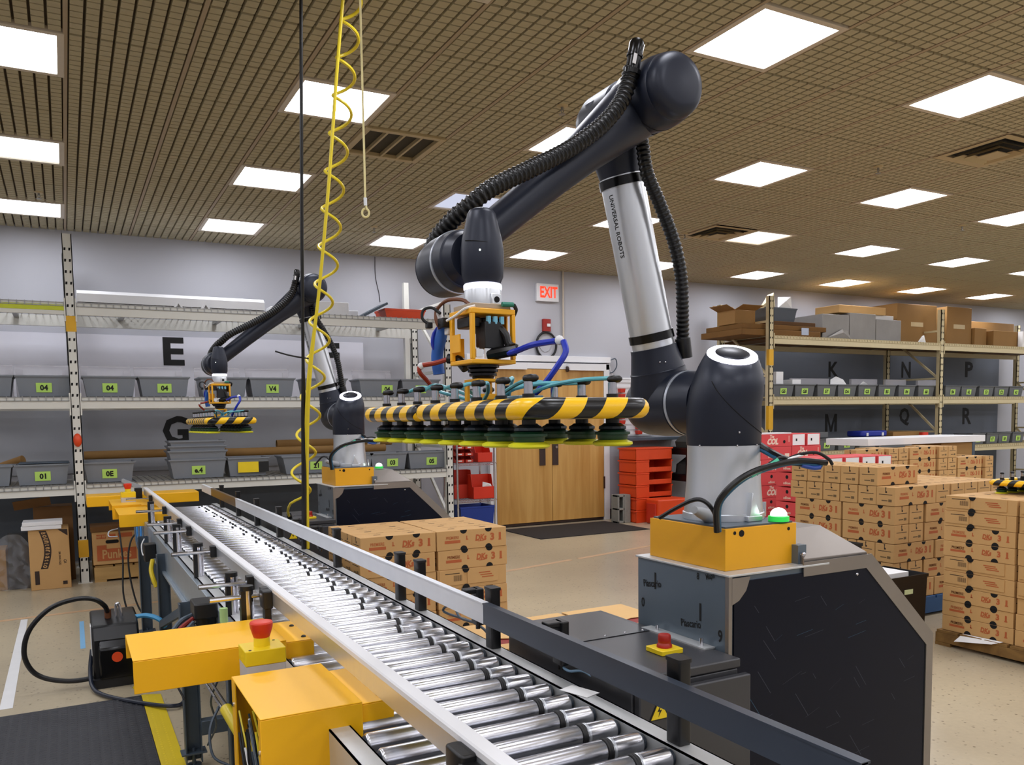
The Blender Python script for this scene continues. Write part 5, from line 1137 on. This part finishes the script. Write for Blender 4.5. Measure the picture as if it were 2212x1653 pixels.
far_grip = copy_tree(near_grip, near_grip.location+V(0, DY, 0), 'far suction gripper with black and yellow bumper below the far robot wrist')
third_grip = copy_tree(near_grip, V(5.50, 3.02, .9985), 'suction gripper resting on the right pallet of shoe boxes at the right edge', rz=PI/2)

def cell(name_near, name_far):
    out = []
    t = thing('robot_pedestal', 'near navy and steel robot pedestal with sloped right shoulder', 'pedestal', (1.95, 1.85, 0), 'robot pedestals')
    y0, y1 = 1.648, 2.047
    prof = [(1.528, .02), (1.528, 1.018), (2.075, 1.018), (2.365, .742), (2.365, .02)]
    obj('pedestal_body', MB().prism(prof, 'y', y0+.004, y1), M_film, t, bevel=.003)
    fp = [(1.545, .03), (1.545, 1.0), (2.058, 1.0), (2.335, .735), (2.335, .03)]
    pn = obj('front_panel', MB().prism(fp, 'y', y0-.002, y0+.005), M_dkpanel, t, smooth=0)
    rnd = random.Random(5); sc = MB()
    for k in range(46):
        x = rnd.uniform(1.6, 2.28); z = rnd.uniform(.35, .95); L = rnd.uniform(.02, .09); a = rnd.choice((-.95, -.95, -.9, .35, .5, .15))
        if x > 2.05 and z > .72: continue
        dx, dz = L*math.cos(a)/2, L*math.sin(a)/2
        sc.add([(x-dx, y0-.0024, z-dz), (x+dx, y0-.0024, z+dz), (x+dx+.0012, y0-.0024, z+dz+.0012), (x-dx+.0012, y0-.0024, z-dz+.0012)], [(0, 1, 2, 3)], k % 5 == 0)
    sc_o = obj('film_scratches', sc, [mat('film crease', '#2c3344', .4), mat('blue crease', '#1d4a66', .4)], pn, smooth=0, stuff=True)
    obj('panel_bolt', MB().sphere((2.02, y0-.002, .975), .005, 8), M_chrome, pn)
    # stainless trim round the front edge and down the slope
    tr = MB().bar((2.062, (y0+y1)/2, 1.023), (2.372, (y0+y1)/2, .733), y1-y0+.008, .008, 0, (.7, 0, .7)).box(2.364, 2.372, y0-.004, y1, .02, .738)
    tr.prism([(2.03, 1.03), (2.08, 1.03), (2.372, .752), (2.372, .715), (2.34, .72), (2.055, .992)], 'y', y0-.0045, y0)
    tr.box(2.340, 2.372, y0-.0045, y0, .02, .73).box(1.80, 2.06, y0-.0045, y0, .99, 1.03)
    obj('edge_trim', tr, M_stain, t, smooth=0)
    obj('corner_gusset', MB().prism([(1.535, .94), (1.535, 1.012), (1.60, 1.012), (1.585, .975), (1.56, .95)], 'y', y0-.0045, y0), M_stain, t, smooth=0)
    obj('left_edge_trim', MB().box(1.524, 1.536, y0-.004, y0+.01, .72, 1.018), M_stain, t, smooth=0)
    obj('top_plate', MB().box(1.522, 1.90, y0-.006, y1+.004, 1.016, 1.0215), M_zinc, t, bevel=.001)
    a = [V(1.812, y0+.006, 1.022), V(2.076, y0+.006, 1.026), V(2.076, y1, 1.026), V(1.812, y1, 1.022)]
    c = [V(1.812, y0+.006, 1.038), V(2.07, y0+.006, 1.036), V(2.07, y1, 1.036), V(1.812, y1, 1.036)]
    b = [V(1.806, 1.735, 1.112), V(1.965, 1.735, 1.114), V(1.965, y1, 1.114), V(1.806, y1, 1.112)]
    obj('hood', MB().loft([a, c, b]), M_stain, t, smooth=0, bevel=.002)
    obj('hood_bracket', MB().box(1.803, 1.835, y0+.02, y0+.06, 1.0215, 1.075), M_film, t)
    obj('bracket_bolt', MB().sphere((1.816, y0+.012, 1.05), .007, 10), M_chrome, t)
    lf = obj('foot_flange', MB().box(1.49, 1.53, 1.70, 1.98, .812, .816), M_zinc, t, smooth=0)
    obj('flange_bolt', MB().cyl((1.51, 1.735, .812), (1.51, 1.735, .835), .005, n=8).cyl((1.51, 1.93, .812), (1.51, 1.93, .83), .005, n=8), M_chrome, lf)
    pr = MB()
    for body, yy, zz, h, rot in (('Piascario', 1.80, .86, .022, .12), ('Piascario', 1.975, .945, .022, .12), ('Mapil', 1.72, 1.005, .02, .3), ('1', 1.76, .90, .05, 0), ('1', 1.96, .955, .05, 0), ('0', 2.02, .88, .03, 0), ('9', 1.68, .85, .035, 0), ('8', 1.77, 1.0, .02, 0)):
        ud = V(0, -math.cos(rot), math.sin(rot)); vd = V(0, math.sin(rot), math.cos(rot))
        pr.text(body, (1.5276, yy, zz), ud, vd, h, 0, .8, .02, lift=.0006)
    obj('film_print', pr, M_ink, t, smooth=0, stuff=True)
    out.append(t)
    t = thing('robot_mount_box', 'near yellow steel box carrying the robot base', 'box', (1.68, 1.85, 1.022), 'yellow robot mount boxes')
    obj('box_shell', MB().box(1.555, 1.82, 1.692, 2.02, 1.022, 1.136).box(1.558, 1.817, 1.695, 2.017, 1.136, 1.1365), M_yel2, t, bevel=.002)
    obj('box_plate', MB().box(1.562, 1.813, 1.70, 2.012, 1.1366, 1.1415), M_slate, t, smooth=0)
    for x, z, r in ((1.588, 1.124, .005), (1.613, 1.1215, .0095), (1.79, 1.1215, .005)): obj('box_hole', MB().cyl((x, 1.694, z), (x, 1.6910, z), r, n=14), M_hole, t)
    out.append(t)
    t = thing('signal_lamp', 'near glowing signal lamp dome with green base on the mount box corner', 'lamp', (1.775, 1.71, 1.137), 'signal lamp domes')
    obj('lamp_base', MB().lathe((1.772, 1.712, 1.1425), Zv, [(0, .029), (.014, .029), (.016, .024)], 24), M_ledgreen, t)
    obj('lamp_dome', MB().lathe((1.772, 1.712, 1.158), Zv, [(0, .0235), (.008, .0225), (.016, .0175), (.021, .01), (.023, 0)], 24), M_ledcap, t)
    out.append(t)
    t = thing('control_cabinet', 'near anthracite control cabinet between conveyor and pedestal', 'cabinet', (1.34, 1.9, 0), 'anthracite control cabinets')
    obj('cabinet_body', MB().box(1.175, 1.515, 1.60, 2.235, .03, .785), M_cab, t, bevel=.003)
    obj('cabinet_lid', MB().box(1.17, 1.523, 1.597, 2.24, .787, .812), M_cab, t, bevel=.004)
    pl = obj('lid_plate', MB().box(1.19, 1.50, 1.94, 2.225, .8125, .8145), M_cab2, t, bevel=.001)
    obj('plate_screw', MB().sphere((1.23, 1.953, .8148), .004, 8).sphere((1.34, 1.953, .8148), .004, 8).sphere((1.41, 1.953, .8148), .004, 8).sphere((1.475, 1.953, .8148), .004, 8), M_chrome, pl)
    dr = obj('cabinet_door', MB().box(1.178, 1.535, 1.572, 1.594, .05, .775), M_cab, t, bevel=.004)
    obj('warning_triangle', MB().prism([(1.205, .708), (1.268, .708), (1.2365, .764)], 'y', 1.5705, 1.5715).prism([(1.2105, .711), (1.2625, .711), (1.2365, .758)], 'y', 1.5695, 1.5705, 1).prism([(1.2395, .746), (1.229, .729), (1.2355, .7295), (1.232, .716), (1.2425, .733), (1.236, .7325)], 'y', 1.569, 1.5695, 0), [M_ink, M_yplas], dr, smooth=0)
    obj('cabinet_plinth', MB().box(1.185, 1.505, 1.61, 2.225, 0, .03), M_black, t)
    out.append(t)
    t = thing('emergency_stop', 'near red emergency button on a flat yellow plate on the cabinet lid', 'button', (1.39, 1.745, .812), 'emergency buttons on the cabinets')
    obj('yellow_plate', MB().rbox((1.39, 1.745, .819), (.072, .072, .013), .004), M_yplas, t, bevel=.0015)
    obj('mushroom_head', MB().lathe((1.39, 1.745, .826), Zv, [(0, .021), (.006, .0205), (.012, .0165), (.014, .0175), (.03, .0175), (.034, .0155), (.0345, 0)], 24), mat('deep red', '#a8200f', .4), t)
    out.append(t)
    return out
near = cell('', '')
labs = ['far navy and steel robot pedestal behind the kraft box stack', 'far yellow steel box carrying the far robot base', 'far green glowing signal lamp dome on the far pedestal', 'far anthracite control cabinet behind the yellow hose', 'far red emergency button on the far cabinet lid']
for o, l in zip(near, labs):
    d = V(0, DY, 0)
    if o.name.startswith('signal'): d = V(.12, DY-.0+.08, -.022)
    copy_tree(o, o.location+d, l)
tag(obj('hanging_tie', MB().tube([(.945, 4.26, 1.80), (1.0, 4.26, 1.785), (1.06, 4.27, 1.775), (1.12, 4.29, 1.77)], .004), M_ink), 'thin black tie sticking out of the cord in front of the far robot', 'tie')
# ------------------------------------------------------------------ shoe boxes
def shoe_proto(L, Wd, H, style='plain', col=None):
    col = col or M_card
    o = obj('shoe_box', MB().box(-L/2, L/2, -Wd/2, Wd/2, 0, H), col, None, world=False, smooth=0, bevel=.0025)
    pr = MB(); hl = MB()
    for s in (-1, 1):
        U = X*-s; oy = s*Wd/2
        if style == 'flap':
            # two overlapping end flaps with a barcode panel and a red text panel
            for u, w in ((-.135, .15), (.065, .20)):
                pr.box(-s*u-w/2, -s*u+w/2, min(oy, oy+s*.0045), max(oy, oy+s*.0045), H*.20, H*.985, 2)
            for k in range(9): pr.quad((-s*(-.12+.006*k), oy+s*.0048, H*.55), U, Zv, .0025, H*.3, 1)
            pr.quad((-s*-.13, oy+s*.0048, H*.80), U, Zv, .09, .004, 1)
            for k in range(3): pr.quad((-s*(.075+.01*k), oy+s*.0048, H*(.72-.12*k)), U, Zv, .075, .006, 0)
            hl.half((-s*-.045, oy+s*.0048, 0), U, Zv, .024); hl.half((-s*-.045, oy+s*.0048, H), U, Zv, .022, a0=PI, a1=2*PI)
        else:
            f = L/.445
            for k in range(2): pr.text('PREMIERE', (-s*-.125*f, oy, H*(.63-.001*k)), U, Zv, .017, 0, .78, .01)
            pr.quad((-s*-.125*f, oy, H*.42), U, Zv, .098*f, H*.15, 0)
            pr.quad((-s*-.035*f, oy, H*.60), U, Zv, .006, .02, 0); pr.quad((-s*-.033*f, oy, H*.5), U, Zv, .014, .006, 0)
            pr.text('DKs', (-s*.055*f, oy, H*.54), U, Zv, H*.34, 0, .82, .05, .12); pr.quad((-s*.055*f, oy, H*.36), U, Zv, .035, .004, 0)
            pr.text('3', (-s*.130*f, oy, H*.54), U, Zv, H*.40, 0, 1., .05); pr.text('1', (-s*.180*f, oy, H*.54), U, Zv, H*.39, 0, 1.2, .06); pr.quad((-s*.180*f, oy, H*.36), U, Zv, .018, .007, 0)
            for u in (-.055, .105):
                hl.half((-s*u*f, oy, 0), U, Zv, .022); hl.half((-s*u*f, oy, H), U, Zv, .022, a0=PI, a1=2*PI)
        # end faces
        U2 = Y*s; ox = s*L/2
        pr.quad((ox, 0, H*.60), U2, Zv, Wd*.72, .004, 1); pr.quad((ox, 0, H*.86), U2, Zv, .006, .022, 1); pr.quad((ox, s*.004, H*.74), U2, Zv, .014, .012, 1); pr.quad((ox, 0, H*.96), U2, Zv, .012, .006, 1)
        pr.quad((ox, s*Wd*.24, H*.28), U2, Zv, Wd*.18, .018, 3); pr.quad((ox, -s*Wd*.05, H*.27), U2, Zv, Wd*.32, .008, 3)
        for u in (-.10, .10): hl.quad((u, s*.0, H+.0002), X, Y, .04, .012, 0) if s > 0 else None
    obj('printing', pr, [M_print, M_inkbr, col, mat('grey brown print', '#6d5636', .7)], o, world=False, smooth=0, stuff=True)
    obj('finger_hole', hl, M_hole, o, world=False, smooth=0, stuff=True)
    return o
USED = set()
rb = random.Random(21)
def put(proto, x, y, z, rz, lab, grp, j=.004):
    p = (x+rb.uniform(-j, j), y+rb.uniform(-j, j), z)
    if proto not in USED: USED.add(proto); o = proto; o.location = p; o.rotation_euler = (0, 0, rz)
    else: o = copy_tree(proto, p, rz=rz)
    o.rotation_euler.z += rb.uniform(-.01, .01)*(j > 0)
    return tag(o, lab, 'box', grp)
N1 = ['first', 'second', 'third', 'fourth', 'fifth', 'sixth', 'seventh', 'eighth', 'ninth', 'tenth']
def lay(k, n): q = n-1-k; return 'top layer' if q == 0 else ('bottom layer' if k == 0 else N1[q]+' layer down')
# middle stack between the two robots
pallet('wooden_pallet', 'wooden pallet under the middle kraft box stack', 1.34, 2.28, 4.28, 4.92, M_pallet)
pA = shoe_proto(.44, .148, .1115); pAf = shoe_proto(.44, .148, .1115, 'flap')
for k in range(6):
    for r in range(4):
        for c in range(2):
            if r > 0 and k < 5 and c > 0: continue
            fl = (k == 3 and c == 1 and r == 0)
            put(pAf if fl else pA, 1.585+.452*c, 4.305+.074+.152*r, .142+.1125*k, 0, 'kraft shoe box in the middle stack, %s, %s row, %s column' % (lay(k, 6), N1[r], ('left', 'right')[c]), 'kraft boxes of the middle stack')
# low stack with red lined lids behind the near cabinet
def open_proto():
    o = obj('shoe_box', MB().box(-.16, .16, -.195, .195, 0, .105), M_card3, None, world=False, smooth=0)
    obj('red_lining', MB().box(-.155, .155, -.19, .19, .105, .1055), M_maroon, o, world=False, smooth=0)
    lid = MB(); pts = [(-.16, .195), (-.16, -.05)] + [(-.16+.32*i/8, -.07-.025*math.sin(i*.9)) for i in range(1, 8)] + [(.16, -.06), (.16, .195)]
    lid.prism(pts[::-1], 'z', .108, .1105)
    obj('lid_panel', lid, M_card3, o, world=False, smooth=0)
    lid = MB().prism([(-.16, -.195), (.16, -.195), (.16, -.13), (-.16, -.12)], 'z', .107, .109)
    obj('lid_flap', lid, M_card3, o, world=False, smooth=0)
    return o
pE = open_proto()
pallet('wooden_pallet', 'low pallet under the red lined boxes behind the near cabinet', 1.2, 2.25, 2.28, 3.12, M_palletd)
for k in range(4):
    for r in range(2):
        for c in range(3):
            if k < 3 and r == 0 and c < 2: continue
            put(pE, 1.38+.335*c, 2.49+.41*r, .142+.112*k, 0, 'pale red lined box behind the near cabinet, %s, %s row, %s column' % (lay(k, 4), ('front', 'back')[r], ('left', 'middle', 'right')[c]), 'red lined kraft boxes')
# big stack on the blue pallet
pallet('blue_pallet', 'blue pallet under the big kraft box stack on the right', 5.0, 6.35, 3.76, 4.85, M_palblue)
HB = .129; pB = shoe_proto(.435, .15, HB)
ZB = [.143, .276, .409, .542, .674, .806, .939]
lb = 'kraft box on the blue pallet, %s, '
for k, z in enumerate(ZB):
    l = lb % lay(k, 7)
    if k in (0, 2):
        for c in range(3 if k == 0 else 2): put(pB, 5.222+.445*c, 3.85, z, 0, l+'front row, %s from the left' % N1[c], 'kraft boxes of the big right stack')
        for r in range(1, 6): put(pB, 5.222, 3.85+.157*r, z, 0, l+'end facing left, %s behind the corner' % N1[r-1], 'kraft boxes of the big right stack')
    elif k in (1, 3, 4):
        for y in (3.995, 4.445):
            for c in range(2):
                if y > 4.2 and c: continue
                put(pB, 5.078+.157*c, y, z, -PI/2, l+'%s box lying lengthwise, %s' % (('outer', 'inner')[c], 'front' if y < 4.2 else 'back'), 'kraft boxes of the big right stack')
        for c in range(2): put(pB, 5.55+.445*c, 3.85, z, 0, l+'long side to the front, %s' % ('left', 'right')[c], 'kraft boxes of the big right stack')
    elif k == 5:
        for r in range(6): put(pB, 5.222, 3.85+.157*r, z, 0, l+'end facing left, %s from the front' % N1[r], 'kraft boxes of the big right stack')
        for c in range(5):
            for r in range(2): put(pB, 5.53+.157*c, 3.995+.45*r, z, -PI/2, l+'end to front, %s row, %s one' % (('front', 'back')[r], N1[c]), 'kraft boxes of the big right stack')
    else:
        for r in range(5): put(pB, 5.222, 4.0+.157*r, z, 0, l+'%s from the front' % N1[r], 'kraft boxes of the big right stack')
# right pallet stack
pallet('wooden_pallet', 'dark wooden pallet under the right edge box stack', 4.74, 5.95, 2.05, 3.27, M_palletd, .098, along='y')
HC_ = .092; pC = shoe_proto(.44, .15, HC_, 'plain', M_card); pCf = shoe_proto(.44, .15, HC_, 'flap', M_card)
for k in range(9):
    z = .099+.0933*k; f = k in (3, 4, 7, 8)
    for r in range(3):
        for c in range(6):
            if c > 0 and k < 8 and not (r == 0 and c < 2 and k % 2): continue
            put(pCf if f else pC, 4.835+.157*c, 3.022-.455*r, z, -PI/2, 'kraft box, right edge stack, %s, %s from far end, %s column' % (lay(k, 9), N1[r], N1[c]), 'kraft boxes of the right edge stack')
tag(obj('packing_sheet', MB().add([(4.755, 3.1, .10), (4.755, 2.85, .105), (4.72, 2.9, .085), (4.70, 3.12, .055)], [(0, 1, 2, 3)]), M_paper, smooth=0), 'white packing sheet sticking out under the right edge stack', 'paper')
# stack far behind
pallet('wooden_pallet', 'wooden pallet under the rear kraft boxes by the right rack', 7.2, 9.9, 5.9, 6.85, M_pallet)
for k in range(7):
    z = .143+.1335*k
    xs = [(7.45, 0), (7.78, 1), (7.94, 1), (8.3, 0), (8.62, 1), (8.78, 1)] + ([(9.13, 0), (9.46, 1)] if k < 6 else [])
    for i, (x, r) in enumerate(xs):
        put(pB, x, 6.0 if not r else 6.12, z, -PI/2*r, 'kraft box, rear stack near the right rack, %s, %s from the left' % (lay(k, 7), N1[i]), 'kraft boxes of the rear stack')
tag(obj('white_board', MB().box(7.95, 10.1, 6.36, 6.95, 1.085, 1.165), M_white, bevel=.004), 'long white board lying on the rear kraft boxes below the right rack', 'board')
tag(obj('board_support', MB().box(9.3, 9.9, 6.4, 6.8, .143, 1.08), M_card2, bevel=.005), 'tall brown carton carrying the white board', 'box')
# red boxes
def red_proto(var):
    L, Wd, H = .40, .19, .122
    o = obj('red_shoe_box', MB().box(-L/2, L/2, -Wd/2, Wd/2, 0, H), M_redx, None, world=False, smooth=0, bevel=.002)
    pr = MB(); M_cr = mat('cream print', '#f0d8c4', .6)
    for s in (-1, 1):
        U = X*-s; oy = s*Wd/2
        if var == 0:
            pr.text('COL', (-s*-.06, oy, H*.42), U, Zv, H*.52, 0, .95, .06, .25); pr.text('The', (-s*-.07, oy, H*.82), U, Zv, H*.26, 0, .9, .03, .2)
            pr.half((-s*.10, oy, H*.38), U, Zv, .017, 1, a0=0, a1=2*PI, n=16); pr.quad((-s*.165, oy, H*.6), U, Zv, .02, H*.5, 2)
        else:
            pr.text('adilove', (-s*-.07, oy, H*.24), U, Zv, H*.2, 0, .9, .02); pr.half((-s*-.07, oy, H*.68), U, Zv, .017, 1, a0=0, a1=2*PI, n=16)
            pr.quad((-s*.14, oy, H*.3), U, Zv, .06, H*.3, 0)
        ox = s*L/2
        pr.quad((ox, 0, H*.5), Y*s, Zv, Wd*.88, H*.88, 3); pr.quad((ox, -s*.03, H*.5), Y*s, Zv, .02, .025, 1, .0012)
    obj('printing', pr, [M_cr, M_hole, mat('pink print', '#e08a80', .6), M_paper], o, world=False, smooth=0, stuff=True)
    return o
r0_, r1_ = red_proto(0), red_proto(1)
pallet('wooden_pallet', 'wooden pallet under the red shoe boxes', 5.9, 6.75, 5.95, 6.7, M_palletd)
for k in range(9):
    z = .143+.1245*k
    put((r0_, r1_)[k % 2 == 1], 6.14, 6.06, z, 0, 'red shoe box behind the robot base, left column, %s' % lay(k, 9), 'red shoe boxes of the tall stack', .003)
    if k < 8: put(r0_, 6.545, 6.06, z, 0, 'red shoe box behind the robot base, right column, %s' % lay(k, 9), 'red shoe boxes of the tall stack', .003)
for i, x in enumerate((6.44, 6.65)): put(r1_, x, 6.17, .143+.1245*8, -PI/2, 'red shoe box with white end, top of the tall stack, %s of two' % ('left', 'right')[i], 'red shoe boxes of the tall stack', .002)
tag(obj('white_sheet', MB().box(5.94, 6.34, 5.97, 6.16, 1.2625, 1.275), M_white), 'white lid on the topmost red shoe box', 'lid')
pallet('wooden_pallet', 'wooden pallet under the low row of white ended red boxes', 5.6, 6.85, 5.1, 5.6, M_palletd)
for k in range(7):
    for c in range(5):
        put(r1_, 5.78+.215*c, 5.33, .143+.133*k, -PI/2, 'white ended red box behind the big kraft stack, %s, %s from left' % (lay(k, 7), N1[c]), 'white ended red boxes', .003)
# black totes behind the near pedestal
for x, y, w, h, l in ((4.46, 3.45, .46, .45, 'black tote with white paper behind the sloped pedestal, nearer one'), (4.30, 3.80, .44, .61, 'taller black tote behind the sloped pedestal, farther one')):
    t = thing('black_tote', l, 'tote', (x, y, 0), 'black totes behind the pedestal')
    obj('tote_body', MB().tub(w, .32, h, taper=.92), M_black, t, world=False)
    obj('tote_label', MB().quad((.05, -.155, h*.78), X, Zv, .08, .03, 0), mat('pale green label', '#c4cfa0', .6), t, world=False, smooth=0)
    obj('paper_stack', MB().box(-.12, .12, -.1, .1, h*.5, h+.012), M_paper, t, world=False)
t = thing('cart_handle', 'grey metal cart handle frame standing before the right rack', 'cart', (9.9, 7.5, 0))
obj('handle_frame', MB().box(11.0, 11.05, 7.5, 7.55, 0, 1.11).box(11.62, 11.67, 7.5, 7.55, 0, 1.11).box(11.0, 11.67, 7.5, 7.55, 1.06, 1.11), M_slate, t, bevel=.004)
obj('cart_bed', MB().box(11.0, 11.67, 7.5, 8.2, .12, .18), M_slate, t, bevel=.004)

# ------------------------------------------------------------------ coiled hose and pull cord
cent = [(-40, V(1.275, 3.879, 3.475)), (55, V(1.284, 3.96, 3.314)), (142, V(1.285, 4.046, 3.162)), (231, V(1.287, 4.131, 2.997)), (310, V(1.289, 4.218, 2.846)), (392, V(1.287, 4.304, 2.681)), (475, V(1.289, 4.389, 2.505)), (600, V(1.277, 4.47, 2.217)), (680, V(1.263, 4.561, 2.03)), (755, V(1.269, 4.643, 1.849)), (840, V(1.252, 4.733, 1.634)), (955, V(1.229, 4.819, 1.33)), (1036, V(1.214, 4.908, 1.108)), (1085, V(1.212, 4.997, .966))]
pts = []
yv = -40.
while yv < 1080:
    i = max(k for k in range(len(cent)-1) if cent[k][0] <= yv); f = (yv-cent[i][0])/(cent[i+1][0]-cent[i][0])
    c = cent[i][1].lerp(cent[i+1][1], f); ph = 2*PI*(yv-83)/81.2; r = .046+.016*yv/1085
    p = c+CAM_R*r*math.cos(ph)+Vector((CAM_F.x, CAM_F.y, 0)).normalized()*r*math.sin(ph)
    if p.z < ZC: pts.append(p)
    yv += 81.2/14
pts += [V(1.19, 5.1, .95), V(1.20, 5.22, .89), V(1.235, 5.33, .835)]
t = thing('coiled_hose', 'yellow coiled air hose hanging beside the black cord down to the far cabinet', 'hose', (1.25, 4.6, .83))
obj('hose_coil', MB().tube([(1.30, 3.88, ZC)]+pts, .0078, 8, 0, 2), M_hose_y, t)
obj('hose_plug', MB().cyl((1.225, 5.30, .86), (1.245, 5.35, .815), .016, n=12), M_black, t)
t = thing('pull_cord', 'thin cream cord with an eye hook hanging from the ceiling', 'cord', (1.083, 3.205, ZC))
obj('cord', MB().tube([(1.083, 3.205, ZC), (1.07, 3.17, 2.62), (1.061, 3.147, 2.285)], .0042, 8), M_cream, t)
hk = [(1.061, 3.147, 2.285)] + [tuple(V(1.061, 3.147, 2.243)+CAM_R*.0135*math.sin(a)+Zv*.0165*math.cos(a)) for a in [.35+2*PI*.93*i/12 for i in range(13)]]
obj('eye_hook', MB().tube(hk, .0042, 8), M_cream, t)
obj('crimp', MB().cyl((1.0612, 3.1472, 2.27), (1.0615, 3.148, 2.30), .0065), M_zinc, t)
